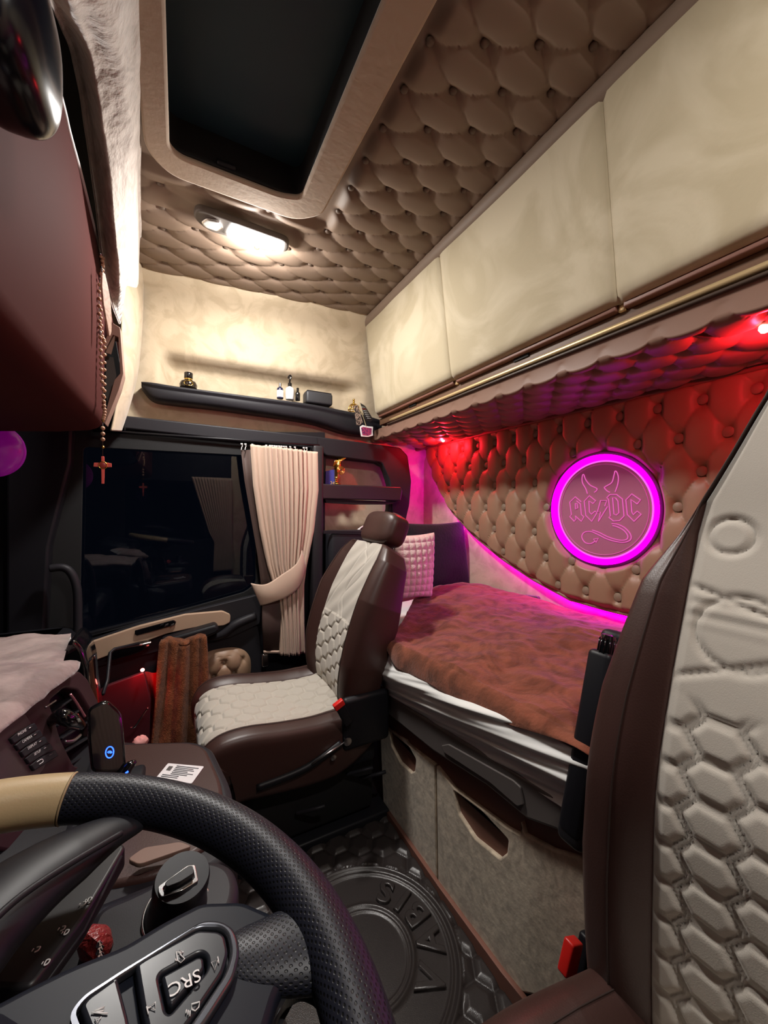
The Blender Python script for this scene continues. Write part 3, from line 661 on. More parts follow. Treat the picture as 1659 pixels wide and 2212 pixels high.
eng('letter_a_counter', [(532, 765), (552, 765), (560, 815), (535, 830), (532, 765)])
eng('letter_c', [(730, 765), (760, 735), (690, 678), (632, 740), (650, 900), (716, 965), (775, 870), (755, 850), (712, 885), (690, 860), (685, 735), (730, 765)])
eng('lightning_bolt', [(815, 732), (885, 732), (862, 795), (892, 800), (790, 965), (815, 860), (780, 858)], closed=True)
eng('letter_d', [(885, 700), (920, 665), (995, 665), (1060, 715), (1078, 905), (1025, 958), (960, 962), (908, 920), (925, 905), (905, 720)], closed=True)
eng('letter_d_counter', [(950, 700), (985, 705), (1010, 740), (1020, 870), (990, 895), (965, 885)], closed=True)
eng('letter_c', [(1225, 770), (1262, 725), (1165, 658), (1098, 725), (1115, 890), (1190, 965), (1270, 885), (1225, 850), (1180, 890), (1165, 860), (1155, 720), (1225, 770)])
eng('tail', [(940, 990), (1010, 1000), (1090, 1040), (1150, 1110), (1150, 1170), (1080, 1200), (980, 1190), (880, 1160), (780, 1110), (700, 1078), (630, 1090), (605, 1140), (640, 1200), (700, 1215), (750, 1190)], smooth=True)
eng('tail', [(950, 1012), (1010, 1030), (1080, 1070), (1120, 1130), (1100, 1170), (1020, 1175), (900, 1140), (800, 1090), (720, 1062)], smooth=True)
eng('tail_tip', [(735, 1165), (790, 1155), (765, 1200)], closed=True)
settle(bd)
# red soffit lamps
for n, (lx, ly, lab) in enumerate(((1.235, 1.66, 'red winged soffit lamp at the far end above the pillows'), (1.03, .325, 'red winged soffit lamp at the near end, cut by the frame'))):
    e = empty('soffit_lamp', (lx, ly, 1.47), lab, 'lamp', 'red lamps under the lockers')
    lathe('bulb', [(.004, .006), (.009, 0), (.010, -.006), (.006, -.013), (.001, -.015)], (lx, ly, 1.470), (0, 0, 1), RED_BULB, e, seg=14)
    lathe('rose', [(.016, .016), (.024, .012), (.022, .004), (.014, .0), (.010, .004)], (lx, ly, 1.472), (0, 0, 1), mat('lamp_bronze', (.25, .10, .06), .35, .6), e, seg=20)
    for s in (-1, 1):
        for q in range(5):
            tube('wing_feather', [Vector((lx, ly+s*.018, 1.480-.001*q)), Vector((lx-.01+.006*q, ly+s*(.04+.006*q), 1.474+.002*q)), Vector((lx-.022+.013*q, ly+s*(.085-.006*q), 1.478)), Vector((lx-.034+.018*q, ly+s*(.10-.012*q), 1.482))], [.005, .005, .004, .001], BROWN2, e, seg=6)
    settle(e)
# socket box on the lower rear wall
sk = tag(pplate('wall_socket', [(1134, 1284), (1164, 1288), (1170, 1314), (1136, 1309)], 'x', 1.393, mat('socket_grey', (.12, .08, .10), .5), .012, r=.006, bev=.004), 'small grey socket cover on the rear wall just above the blanket', 'socket')

# =================================================================== BUNK
bx0 = .668
bb = empty('bunk', (1.0, .45, 0), 'suede and leather bunk base with two cut-out door handles', 'bunk')
box('carcass', (1.035, .43, .20), (.70, 1.62, .40), BROWN, bb, bev=.01)
pplate('leather_front', [(818, 1505), (945, 1610), (1060, 1690), (1215, 1785), (1420, 1900), (1420, 2212), (1150, 2212), (1070, 2110), (950, 1925), (830, 1752), (822, 1640)], 'x', bx0+.012, BROWN2, .02, parent=bb, r=.003)
hd1 = [(845, 1577), (880, 1598), (903, 1640), (900, 1664), (893, 1668), (868, 1645), (850, 1610)]
hd2 = [(985, 1707), (1040, 1745), (1103, 1812), (1100, 1840), (1085, 1852), (1030, 1808), (995, 1755)]
dr1 = pplate('door', [(824, 1562), (850, 1578), (900, 1618), (944, 1650), (948, 1905), (832, 1738)], 'x', bx0, SUEDE_BUNK, .016, [hd1], parent=bb, r=.004, bev=.004)
dr2 = pplate('door', [(947, 1652), (985, 1700), (1100, 1785), (1128, 1800), (1132, 1770), (1140, 1800), (1200, 1832), (1262, 1850), (1320, 1900), (1340, 2180), (1130, 2140), (1085, 2088), (951, 1908)], 'x', bx0, SUEDE_BUNK, .016, [hd2], parent=bb, r=.004, bev=.004)
for d, hd in ((dr1, hd1), (dr2, hd2)):
    pplate('handle_recess', [((x-900)*1.08+900+(-6 if d is dr1 else 0), (y-1640)*1.06+1640) if d is dr1 else ((x-1045)*1.06+1045, (y-1780)*1.06+1780) for x, y in hd], 'x', bx0+.0085, mat('recess_brown', (.03, .010, .008), .35), .006, parent=d, r=.006)
pplate('kick_strip', [(830, 1740), (950, 1912), (1085, 2095), (1180, 2212), (1150, 2212), (1070, 2120), (948, 1932), (830, 1758)], 'x', bx0-.014, BROWN2, .012, parent=bb, r=0)
settle(bb)
lg = tag(pplate('bunk_ledge', [(812, 1478), (945, 1560), (1080, 1640), (1215, 1722), (1420, 1850), (1420, 1925), (1290, 1840), (1215, 1788), (1150, 1765), (1060, 1692), (945, 1620), (822, 1522)], 'x', .657, GREYP, .03, r=.004, bev=.006), 'dark grey plastic ledge along the bunk front under the white sheet', 'ledge')
pplate('cover_panel', [(955, 1610), (970, 1607), (1110, 1685), (1126, 1700), (1132, 1738), (1120, 1742), (1060, 1690), (960, 1625)], 'x', .6405, GREYP, .006, parent=lg, r=.004, bev=.002)
# mattress + sheet
zt_far, zt_near = .60, .70
def mtop(x, y):   # top of bedding
    f = np.clip((y-.3)/1.0, 0, 1)
    front = .672-.055*f**1.5
    return front+(.70-.01*f-front)*sstep(x, .62, 1.25)
mo = [(.69, -.35), (.69, 1.22), (.84, 1.44), (.95, 1.80), (1.37, 1.92), (1.37, -.35)]
ms = tag(plate('mattress', rpoly(mo, .05), SHEET, (0, 0, .51), (1, 0, 0), (0, 1, 0), .16, bev=.03), 'white mattress on the bunk under the brown blanket', 'mattress')
# sheet skirt on the front side
nu, nv = 260, 50; S = np.zeros((nv, nu, 3))
pth = spline([(.667, -.35, 0), (.662, .3, 0), (.658, .9, 0), (.668, 1.20, 0), (.72, 1.30, 0), (.80, 1.40, 0)], nu)
for j in range(nu):
    x, y = pth[j, :2]; zt = float(mtop(np.array(.64), np.array(y)))-.004
    zb = np.interp(y, [.3, .49, .9, 1.29], [.552, .540, .480, .440])-.004
    for i, v in enumerate(np.linspace(0, 1, nv)):
        z = zt+(zb-zt)*v
        wr = .024*float(vnoise(y*3+z*18, z*10+y*3.5, 1, 5))+.020*float(vnoise(y*9+z*46, z*34+y*8, 1, 6))+.010*float(vnoise(y*20+z*90, z*60+y*18, 1, 7))
        bul = .020*math.sin(math.pi*v)
        S[i, j] = (x-.012-bul-wr, y, z)
grid('sheet', S, SHEET, thick=.002); tag(bpy.data.objects['sheet'], 'white wrinkled sheet hanging below the blanket over the bunk front', 'sheet')
# blanket
nu, nv = 260, 150; B = np.zeros((nv, nu, 3)); yy = np.linspace(-.34, 1.0, nu)
hem = spline([(U(x, y, 'x', .628).y, U(x, y, 'x', .628).z, 0) for x, y in ((1290, 1640), (1235, 1607), (1160, 1582), (1080, 1558), (1000, 1520), (920, 1472), (860, 1442), (834, 1402))], 60)
hy, hz = hem[::1, 0], hem[::1, 1]; o_ = np.argsort(hy)
for j, s in enumerate(np.linspace(0, 1, nu)):
    yf = -.34+s*(1.235+.34); yb = -.34+s*(1.60+.34)
    for i, v in enumerate(np.linspace(0, 1, nv)):
        if v < .22:
            t = v/.22; y = yf; zh = float(np.interp(y, hy[o_], hz[o_])); ztp = float(mtop(np.array(.66), np.array(y)))
            a = t*math.pi/2; x = .625+.035*(1-math.cos(a))*.9; z = zh+(ztp+.016-zh)*math.sin(a)
            x -= .010*float(vnoise(y*14, z*8, 1, 9))
        else:
            t = (v-.22)/.78; x = .6565+(1.385-.6565)*t; y = yf+(yb-yf)*sstep(np.array(t), 0, .6); z = float(mtop(np.array(x), np.array(y)))+.016
            z += .022*float(vnoise(x*5, y*6, 1, 11))+.012*float(vnoise(x*13, y*11, 1, 12))+.006*float(vnoise(x*40, y*30, 1, 13))
            z -= .0*t
        B[i, j] = (x, y, z)
grid('blanket', B, BLANKET, thick=.008, off=1); tag(bpy.data.objects['blanket'], 'brown fleece blanket spread over the bunk mattress', 'blanket')
# pillows
def pillow(name, pix, y, th, m, label, tex, rot=0):
    q = [U(a, b, 'y', y) for a, b in pix]  # tl, tr, br, bl
    n = 90; P1 = np.zeros((n, n, 3)); P2 = np.zeros((n, n, 3))
    for i, v in enumerate(np.linspace(0, 1, n)):
        for j, u in enumerate(np.linspace(0, 1, n)):
            p = (q[0]*(1-u)+q[1]*u)*(1-v)+(q[3]*(1-u)+q[2]*u)*v
            eu, ev = 1-(2*u-1)**2, 1-(2*v-1)**2
            t = th*(eu*ev)**.38; c_ = (q[0]+q[1]+q[2]+q[3])/4
            p = p+(c_-p)*.05*(1-min(eu, ev))*(max(eu, ev))
            if tex == 'pop': t += .010*(abs(math.sin(math.pi*7*u)*math.sin(math.pi*9*v)))**.5*(eu*ev)**.2
            else: t += .012*float(vnoise(u*4, v*5, 1, 21))*(eu*ev)**.3
            P1[i, j] = (p.x, p.y-t, p.z); P2[i, j] = (p.x, p.y+t*.8, p.z)
    V = np.concatenate([P1, P2[:, ::-1]], 1)
    o = grid(name, V, m, cu=True); return tag(o, label, 'pillow')
pillow('black_pillow', [(872, 1130), (1000, 1126), (1018, 1284), (880, 1290)], 1.66, .05, BLACKF, 'black velvet pillow standing against the side wall on the bunk', 'v')
pillow('pink_pillow', [(850, 1156), (938, 1150), (932, 1290), (850, 1296)], 1.52, .045, PINKF, 'pale pink plush grid-quilted cushion in front of the black pillow', 'pop')

# =================================================================== SEATS
def hexH(u, v, R, wdt, double=False):
    """R = centre-to-flat distance*2 (cell height in v)"""
    sx = R*math.sqrt(3)/2
    best = None
    for ox, oy in ((0, 0), (sx, R/2)):
        a = u-ox; b = v-oy; a = a-np.round(a/(2*sx))*2*sx; b = b-np.round(b/R)*R
        d1 = R/2-np.abs(b); d2 = R/2-np.abs(a*math.sqrt(3)/2+b/2); d3 = R/2-np.abs(a*math.sqrt(3)/2-b/2)
        d = np.minimum(d1, np.minimum(d2, d3)); best = d if best is None else np.maximum(best, d)
    if double: return np.where(best < .06*R, .40*(1-(best/(.06*R))**2), np.clip((best-.06*R)/wdt, 0, 1)**.6)
    return np.clip(best/wdt, 0, 1)**.6
def pad(root, spine, W, Cw, bump, D, yc, hexR, prefix, hexd=.006, logo=None, n=220, side_drop=None, mats=(QUILT, BROWN)):
    """sweep of an upholstered pad along spine [(x,z)]; centre panel quilted, bolsters leather"""
    S = spline([(p[0], p[1], 0) for p in spine], n)[:, :2]; T = np.gradient(S, axis=0); T /= np.linalg.norm(T, axis=1)[:, None]
    N = np.stack([-T[:, 1], T[:, 0]], 1)   # points to the sitter for an upward spine
    if prefix.startswith('cushion'): N = -N
    L = np.concatenate([[0], np.cumsum(np.linalg.norm(np.diff(S, axis=0), axis=1))])
    s = np.linspace(0, 1, n); Wv = np.interp(s, *zip(*W)); Cv = np.interp(s, *zip(*Cw)); Bv = np.interp(s, *zip(*bump)); Dv = np.interp(s, *zip(*D))
    endr = np.minimum(sstep(s, -.001, .05), 1-sstep(s, .95, 1.001)); 
    # centre
    m = 180; C = np.zeros((n, m, 3))
    for i in range(n):
        a = np.linspace(-1, 1, m); y = a*Cv[i]
        hx = hexH((y+.013)/1.25 if hexd > .0095 else y+np.zeros(m), np.full(m, L[i]), hexR, hexR*(.13 if hexd > .0095 else .12), hexd > .0095)*(.0068 if hexd > .0095 else .0095)
        if logo is not None: hx = logo(y, L[i], hx)
        off = hx*np.clip((1-np.abs(a))*12, 0, 1)+.010*a*a*(Bv[i]/.03)
        C[i, :, 0] = S[i, 0]+N[i, 0]*off; C[i, :, 2] = S[i, 1]+N[i, 1]*off; C[i, :, 1] = yc+y
    grid(prefix+'centre_panel', C, mats[0], root, thick=.01, flip=not prefix.startswith('cushion'))
    for sg in (-1, 1):
        m = 36; G = np.zeros((n, m, 3))
        for i in range(n):
            c_, w_, b_, d_ = Cv[i], Wv[i], Bv[i], Dv[i]; e0 = .010*(b_/.03)
            cp_ = [(c_, e0-.004), (c_+.004, e0+.004), (c_+(w_-c_)*.35, b_*.85+.006), (c_+(w_-c_)*.65, b_), (c_+(w_-c_)*.92, b_*.45), (w_, -d_*.3), (w_*.99, -d_*.75), (w_*.93, -d_), (w_*.6, -d_*1.05), (0, -d_*1.08)]
            q = spline([(a, b, 0) for a, b in cp_], m)
            G[i, :, 1] = yc+sg*q[:, 0]; G[i, :, 0] = S[i, 0]+N[i, 0]*q[:, 1]; G[i, :, 2] = S[i, 1]+N[i, 1]*q[:, 1]
        # close the ends by pulling towards the mid line
        for i0, cnt_, dr in ((0, 5, 1), (n-1, 5, -1)):
            base = G[i0].copy(); mid = np.array([S[i0, 0]-N[i0, 0]*Dv[i0]*.5, 0, S[i0, 1]-N[i0, 1]*Dv[i0]*.5]); mid[1] = yc
            for k in range(cnt_):
                i = i0+dr*k; f = math.sqrt(max(0, 1-((cnt_-k)/cnt_)**2*.22)) 
                q = G[i]; mm = np.array([S[i, 0]-N[i, 0]*Dv[i]*.5, yc, S[i, 1]-N[i, 1]*Dv[i]*.5]); G[i] = mm+(q-mm)*np.array([f, 1, f])
        bo = grid(prefix+'bolster', G, mats[1], root, flip=(sg > 0))
        # end caps
        me = bo.data; bm = bmesh.new(); bm.from_mesh(me); bm.verts.ensure_lookup_table()
        for i in (0, n-1):
            try: bm.faces.new([bm.verts[i*m+k] for k in range(m)])
            except Exception: pass
        bmesh.ops.recalc_face_normals(bm, faces=bm.faces); bm.to_mesh(me); bm.free()
        # stitched seam on the bolster
        k = 11 if sg else 11
        sm = [tuple(G[i, 9]*1.0+np.array([N[i, 0], 0, N[i, 1]])*.0006) for i in range(6, n-6, 4)]
        tube('seam', sm, .0012, mat('thread_brown', (.03, .015, .012), .6) if sg < 0 else bpy.data.materials['thread_brown'], bo, seg=5)
    return S, N, L
def settle_all(e):
    settle(e)
# ---- passenger seat
YP = 1.40
def bird(y, l, hx):     # embossed curved bird shape across the upper back
    t = np.clip((l-.30)/.30, 0, 1)
    if l < .30: return hx
    c1 = np.abs(y-(.05*math.sin(l*22)-.01)); c2 = np.abs(y+.03-.06*math.sin(l*16+1.5)); c3 = np.abs(y-.07+.5*(l-.45)**1)
    g = np.minimum(np.minimum(c1, c2), c3); return .004*np.clip(g/.012, 0, 1)**.5+.002*np.sin(y*60+l*70)
se = empty('truck_seat', (.35, YP, 0), 'brown leather passenger seat with quilted cream centre beside the side window', 'seat')
pad(se, [(.60, .445), (.50, .400), (.40, .390), (.28, .400), (.17, .415), (.10, .408), (.067, .375), (.062, .31), (.075, .26)], [(0, .23), (.15, .25), (.8, .25), (1, .23)], [(0, .14), (.3, .155), (.65, .165), (.8, .16), (1, .13)], [(0, .012), (.2, .030), (.6, .026), (.85, .015), (1, .008)], [(0, .10), (.2, .16), (.6, .17), (.8, .15), (1, .06)], YP, .061, 'cushion_', .009)
pad(se, [(.525, .385), (.515, .48), (.530, .59), (.565, .71), (.605, .81), (.648, .90), (.683, .962)], [(0, .23), (.3, .25), (.6, .25), (.85, .225), (.95, .185), (1, .14)], [(0, .125), (.3, .145), (.6, .145), (.85, .135), (1, .12)], [(0, .03), (.3, .045), (.6, .045), (.85, .025), (1, .012)], [(0, .09), (.5, .12), (1, .07)], YP, .061, 'back_', .009, logo=bird)
def headrest(root, c, s, tilt, mt):
    R = Matrix.Rotation(tilt, 3, 'Y'); n = 40
    P = np.zeros((n, n*2, 3))
    for i, v in enumerate(np.linspace(-math.pi/2, math.pi/2, n)):
        for j, u in enumerate(np.linspace(0, 2*math.pi, 2*n, endpoint=False)):
            f = lambda a, e: math.copysign(abs(a)**e, a)
            p = Vector((f(math.cos(v), .45)*f(math.cos(u), .5)*s[0]/2, f(math.cos(v), .45)*f(math.sin(u), .45)*s[1]/2, f(math.sin(v), .55)*s[2]/2))
            p.x -= .012*(1-(2*p.y/s[1])**2); P[i, j] = tuple(R @ p+Vector(c))
    return grid('headrest', P, mt, root, cu=True)
headrest(se, (.745, YP-.005, 1.012), (.105, .255, .135), math.radians(22), BROWN)
hs = [Vector((.742, YP-.005, 1.010))+Matrix.Rotation(math.radians(22), 3, 'Y') @ Vector((x, .075, z)) for x, z in ((-.052, -.045), (-.054, 0), (-.05, .045), (-.03, .066), (0, .070), (.03, .066))]
hs = [Vector((p.x, YP-.08, p.z)) for p in hs]
tube('headrest_seam', hs, .0016, SATIN if False else mat('thread_pale', (.25, .18, .15), .6), se, seg=5)
for s in (-.05, .05): tube('headrest_post', [(.70, YP+s, .94), (.725, YP+s, .985)], .006, CHROME, se, sp=False)
box('recliner_cover', (.55, YP-.245, .40), (.17, .03, .17), PLA, se, bev=.03)
lathe('pivot_bolt', [(.012, 0), (.013, .004), (.006, .006)], (.478, YP-.262, .352), (0, -1, 0), SATIN, se, seg=16)
lathe('pivot_bolt', [(.008, 0), (.009, .004), (.004, .006)], (.43, YP-.262, .315), (0, -1, 0), SATIN, se, seg=16)
tube('side_rail', [(.20, YP-.245, .285), (.34, YP-.25, .30), (.46, YP-.25, .345)], .012, PLA, se)
tube('adjust_bar', [(.36, YP-.262, .315), (.47, YP-.262, .352)], .003, SATIN, se, sp=False)
box('seat_frame', (.37, YP, .26), (.46, .44, .06), PLA, se, bev=.012)
box('suspension_box', (.40, YP, .14), (.42, .38, .20), DARK, se, bev=.02)
box('base_plate', (.36, YP, .02), (.60, .44, .035), PLA, se, bev=.008)
for i, (x, z) in enumerate(((.50, .20), (.55, .17), (.33, .13))): tube('lever', [(x, YP-.20, z), (x+.05, YP-.235, z+.02), (x+.08, YP-.24, z+.022)], .006, PLA2, se)
box('rail_cover', (.13, YP-.20, .07), (.16, .02, .09), PLA2, se, bev=.004)
bk_ = box('buckle', (.458, YP-.275, .455), (.03, .022, .085), PLA, se, bev=.006, rot=Matrix.Rotation(math.radians(-28), 3, 'Y'))
box('release_button', (.440, YP-.281, .488), (.034, .018, .020), REDP, bk_, bev=.003, rot=Matrix.Rotation(math.radians(-28), 3, 'Y'))
settle(se)

# ---- driver seat
YQ = .125
ds = empty('truck_seat', (.5, YQ, 0), 'brown leather driver seat with quilted cream panel filling the right edge', 'seat')
def swirl(y, l, hx):
    k = sstep(np.array(l), .44, .47)
    d1 = np.abs(np.hypot((y-.085), (l-.555)*1.0)-.045); d2 = np.abs(np.hypot(y-.11, l-.68)-.024); g1 = np.abs(l-.60-.30*(y-.12)); g2 = np.abs(l-.505+.5*(y-.10))
    g = np.minimum(np.minimum(d1, d2), np.where(l > .58, g1, g2)); sh = .006*np.clip(g/.009, 0, 1)**.5+.0012*np.sin(l*330)*np.exp(-((l-.575)/.02)**2)
    return hx*(1-k)+sh*k
pad(ds, [(.555, .40), (.550, .50), (.550, .62), (.555, .74), (.585, .86), (.625, .98), (.655, 1.07), (.672, 1.16), (.690, 1.26), (.70, 1.33)],
    [(0, .24), (.2, .25), (.42, .24), (.57, .212), (.66, .172), (.72, .150), (.78, .128), (.88, .090), (1, .065)], [(0, .145), (.6, .147), (.66, .148), (.72, .143), (.78, .122), (.88, .085), (1, .060)],
    [(0, .03), (.3, .025), (.55, .018), (.7, .004), (1, .001)], [(0, .06), (.25, .08), (.5, .105), (.7, .12), (1, .10)], YQ, .047, 'back_', .010, logo=swirl, n=300)
pad(ds, [(.62, .41), (.54, .40), (.46, .405), (.38, .412), (.30, .407), (.24, .39), (.20, .345), (.20, .29)], [(0, .225), (.5, .26), (1, .24)], [(0, .13), (.5, .15), (1, .13)], [(0, .045), (.3, .050), (.8, .03), (1, .02)], [(0, .10), (.2, .15), (.8, .14), (1, .06)], YQ, .055, 'cushion_', .005)
box('seat_frame', (.42, YQ, .24), (.38, .40, .05), PLA, ds, bev=.012)
box('suspension_box', (.42, YQ, .12), (.34, .34, .2), DARK, ds, bev=.02)
box('base_plate', (.34, YQ, .02), (.50, .40, .035), PLA, ds, bev=.008)
# folded-up armrest with knurled wheel
YA = .435
at, ab = U(1314, 1420, 'y', YA), U(1252, 1790, 'y', YA)
d = (at-ab).normalized(); R = Matrix.Rotation(math.atan2(d.x, d.z), 3, 'Y')
ar = box('armrest', (at+ab)/2, (.066, .045, (at-ab).length+.02), PLA, ds, bev=.010, rot=R)
box('armrest_end', at+d*.018+Vector((.012, 0, 0)), (.040, .042, .06), PLA2, ar, bev=.012, rot=R)
w0 = at-d*.004+Vector((-.016, -.004, 0)); prof = []
lathe('adjust_wheel', [(.006, 0), (.0135, .006), (.0145, .014), (.0145, .040), (.012, .048), (.004, .051)], w0, d, GLOSS, ar, seg=24)
for k_ in range(12):
    t = k_/12*6.283; e1 = d.orthogonal().normalized(); e2 = d.cross(e1); o_ = (e1*math.cos(t)+e2*math.sin(t))*.0145
    tube('knurl', [w0+d*.012+o_, w0+d*.042+o_], .0014, GLOSS, ar, seg=5, sp=False)
for q in (-.012, .012):
    p = at-d*.055+Vector((q*d.z, -.0235, -q*d.x)); lathe('screw', [(.006, 0), (.006, .002), (.0045, .002), (.004, .0008)], p, (0, -1, 0), CHROME, ar, seg=16)
box('armrest_cap', ab+d*.04, (.062, .05, .13), mat('arm_cap', (.016, .015, .018), .45), ar, bev=.012, rot=R)
bk_ = box('buckle', U(1262, 2090, 'y', .43), (.035, .024, .11), PLA, ds, bev=.006, rot=Matrix.Rotation(math.radians(18), 3, 'Y'))
pb = U(1232, 2066, 'y', .43)
box('release_button', pb, (.030, .020, .052), REDP, bk_, bev=.004, rot=Matrix.Rotation(math.radians(22), 3, 'Y'))
settle(ds)

# =================================================================== FLOOR MAT
nx, ny = 300, 520; xs = np.linspace(-.30, .652, nx); ys = np.linspace(.10, 1.33, ny); X, Y = np.meshgrid(xs, ys)
mcx, mcy = .400, .835
RD = np.hypot(X-mcx, Y-mcy)
hx = hexH(X, Y, .075, .016)*.011
ridge = lambda r0, wd, hh: hh*np.exp(-((RD-r0)/wd)**2)
Z = .008+np.where(RD > .235, hx, .004)+ridge(.228, .007, .009)+ridge(.210, .004, .005)+ridge(.118, .006, .007)+ridge(.105, .003, .003)
Z *= np.clip(np.minimum(np.minimum(X+.30, .652-X), np.minimum(Y-.10, 1.33-Y))/.006, .2, 1)
fm = grid('floor_mat', np.stack([X, Y, Z], 2), MATTE_MAT); tag(fm, 'dark padded vinyl floor mat with embossed ring emblem and hexagon quilting', 'mat')
for ch, dg in zip('VABIS', (-46, -17, 7, 25, 44)):
    t = math.radians(dg); rr = .166; o_ = (mcx+rr*math.cos(t), mcy+rr*math.sin(t), .014)
    text('embossed_letter', ch, .088, o_, (-math.sin(t), math.cos(t), 0), (-math.cos(t), -math.sin(t), 0), MATTE_MAT, fm, ext=.003, bev=.0035)

# =================================================================== TRAY, CARD, TOWEL, FOOTWELL
tp = [(-.16, 1.0), (-.10, .985), (.03, .925), (.062, .885), (.085, .74), (.08, .60), (-.02, .56), (-.16, .60)]
ty = tag(plate('console_tray', rpoly(tp, [.02, .02, .02, .03, .03, .03, .02, .02]), PLA2, (0, 0, .55), (1, 0, 0), (0, 1, 0), .09, bev=.012), 'black-edged console table with padded brown leather top below the phone holder', 'table')
lp = [(x*.86-.004, (y-.78)*.86+.785) for x, y in tp]
plate('leather_pad', rpoly(lp, .03), BROWN, (0, 0, .594), (1, 0, 0), (0, 1, 0), .016, parent=ty, bev=.007)
box('pedestal', (-.05, .78, .26), (.16, .26, .50), PLA, ty, bev=.02)
def quad(px): return [UP(x, y, Vector((0, 0, .6045)), Vector((0, 0, 1))) for x, y in px]
q = quad([(363, 1648), (441, 1655), (414, 1692), (335, 1682)])
cdp = tag(plate('id_card', rpoly([(p.x, p.y) for p in q], .003), CARD, (0, 0, .6035), (1, 0, 0), (0, 1, 0), .0015, bev=.0003), 'white plastic chip card lying on the brown leather console table', 'card')
ux = (q[1]-q[0]).normalized(); uy = (q[0]-q[3]).normalized(); ww = (q[1]-q[0]).length; hh_ = (q[0]-q[3]).length
def onq(a, b): return q[3]+(q[2]-q[3])*a+(q[0]-q[3])*b
plate('chip', rpoly([(p.x, p.y) for p in (onq(.10, .55), onq(.22, .55), onq(.22, .82), onq(.10, .82))], .001), SATIN, (0, 0, .6046), (1, 0, 0), (0, 1, 0), .0006, parent=cdp, bev=.0001)
for i in range(8):
    a, b = onq(.30 if i < 6 else .1, .88-i*.10), onq(.30+(.62, .5, .55, .4, .58, .45, .7, .5)[i] if i < 6 else .55, .88-i*.10)
    tube('text_line', [a+Vector((0, 0, .0002)), b+Vector((0, 0, .0002))], .0009, INK, cdp, seg=4, sp=False)
# towel over the armrest
T = np.zeros((110, 80, 3))
tl, tr, bl, br = U(347, 1400, 'y', 1.76), U(444, 1388, 'y', 1.76), U(325, 1612, 'y', 1.70), U(455, 1612, 'y', 1.70)
for i, v in enumerate(np.linspace(0, 1, 110)):
    for j, u in enumerate(np.linspace(0, 1, 80)):
        if v < .12:
            t = v/.12*math.pi*.5; p = tl*(1-u)+tr*u+Vector((0, .07*math.cos(t), .018*math.sin(t)-.0))
        else:
            k = (v-.12)/.88; p = (tl*(1-u)+tr*u)*(1-k)+(bl*(1-u)+br*u)*k+Vector((0, 0, .018*(1-k)))
        p = p+Vector((0, -.016*math.cos(u*13+v*.8)*min(1, v*2)-.010*math.sin(u*27+v*2)-.012*float(vnoise(u*5, v*6, 1, 31)), .006*math.sin(u*9)*(v < .15)))
        T[i, j] = tuple(p)
tw = tag(grid('hand_towel', T, TOWEL, thick=.008), 'brown fluffy towel draped over the door armrest', 'towel')
# red-lit footwell side
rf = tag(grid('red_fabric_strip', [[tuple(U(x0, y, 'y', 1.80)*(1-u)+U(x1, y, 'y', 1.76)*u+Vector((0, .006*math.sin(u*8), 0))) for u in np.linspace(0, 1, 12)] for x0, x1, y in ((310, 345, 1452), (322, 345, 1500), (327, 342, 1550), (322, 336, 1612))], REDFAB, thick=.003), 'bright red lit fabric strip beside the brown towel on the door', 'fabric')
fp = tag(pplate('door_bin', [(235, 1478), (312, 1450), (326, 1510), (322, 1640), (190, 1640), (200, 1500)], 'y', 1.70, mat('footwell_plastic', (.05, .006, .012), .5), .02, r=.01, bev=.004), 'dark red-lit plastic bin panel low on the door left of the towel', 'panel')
tube('bin_handle', [U(x, y, 'y', 1.62) for x, y in ((281, 1572), (292, 1568), (306, 1548), (320, 1528))], [.005, .008, .008, .006], CHROME, fp, sy=.5)
lamp('SPOT', 'footwell_red_light', (-.16, 1.60, .500), .5, RED, aim=(-.12, 1.80, .10), radius=.006, spot=2.6)
lamp('SPOT', 'footwell_red_light_door', (-.125, 1.64, .505), .5, RED, aim=(-.112, 1.80, .36), radius=.006, spot=1.2)
e = tag(lathe('footwell_lamp', [(.004, -.004), (.007, 0), (.004, .005)], (-.12, 1.675, .495), (0, -1, 0), RED_BULB, seg=12), 'tiny red lamp glowing in the footwell by the door bin', 'lamp')
S_ = U(303, 1602, 'y', 1.50); Q = []
for v in np.linspace(-math.pi/2, math.pi/2, 24):
    Q.append([(S_.x+.022*math.cos(v)*math.cos(t)*(1+.3*float(vnoise(t*3, v*4, 1, 41))), S_.y+.02*math.cos(v)*math.sin(t), S_.z+.018*math.sin(v)*(1+.4*float(vnoise(t*4, v*5, 1, 42)))) for t in np.linspace(0, 2*math.pi, 30, endpoint=False)])
tag(grid('pink_tissue', Q, mat('tissue', (.75, .35, .33), .8), cu=True), 'small crumpled pink tissue at the foot of the red strip', 'tissue')

# =================================================================== DASHBOARD
db = empty('dashboard', (-.5, .8, .3), 'dark dashboard with brown switch panel and round-cornered air vent left of the table', 'dashboard')
box('lower_body', (-.56, .80, .34), (.46, 2.1, .62), PLA, db, bev=.04)
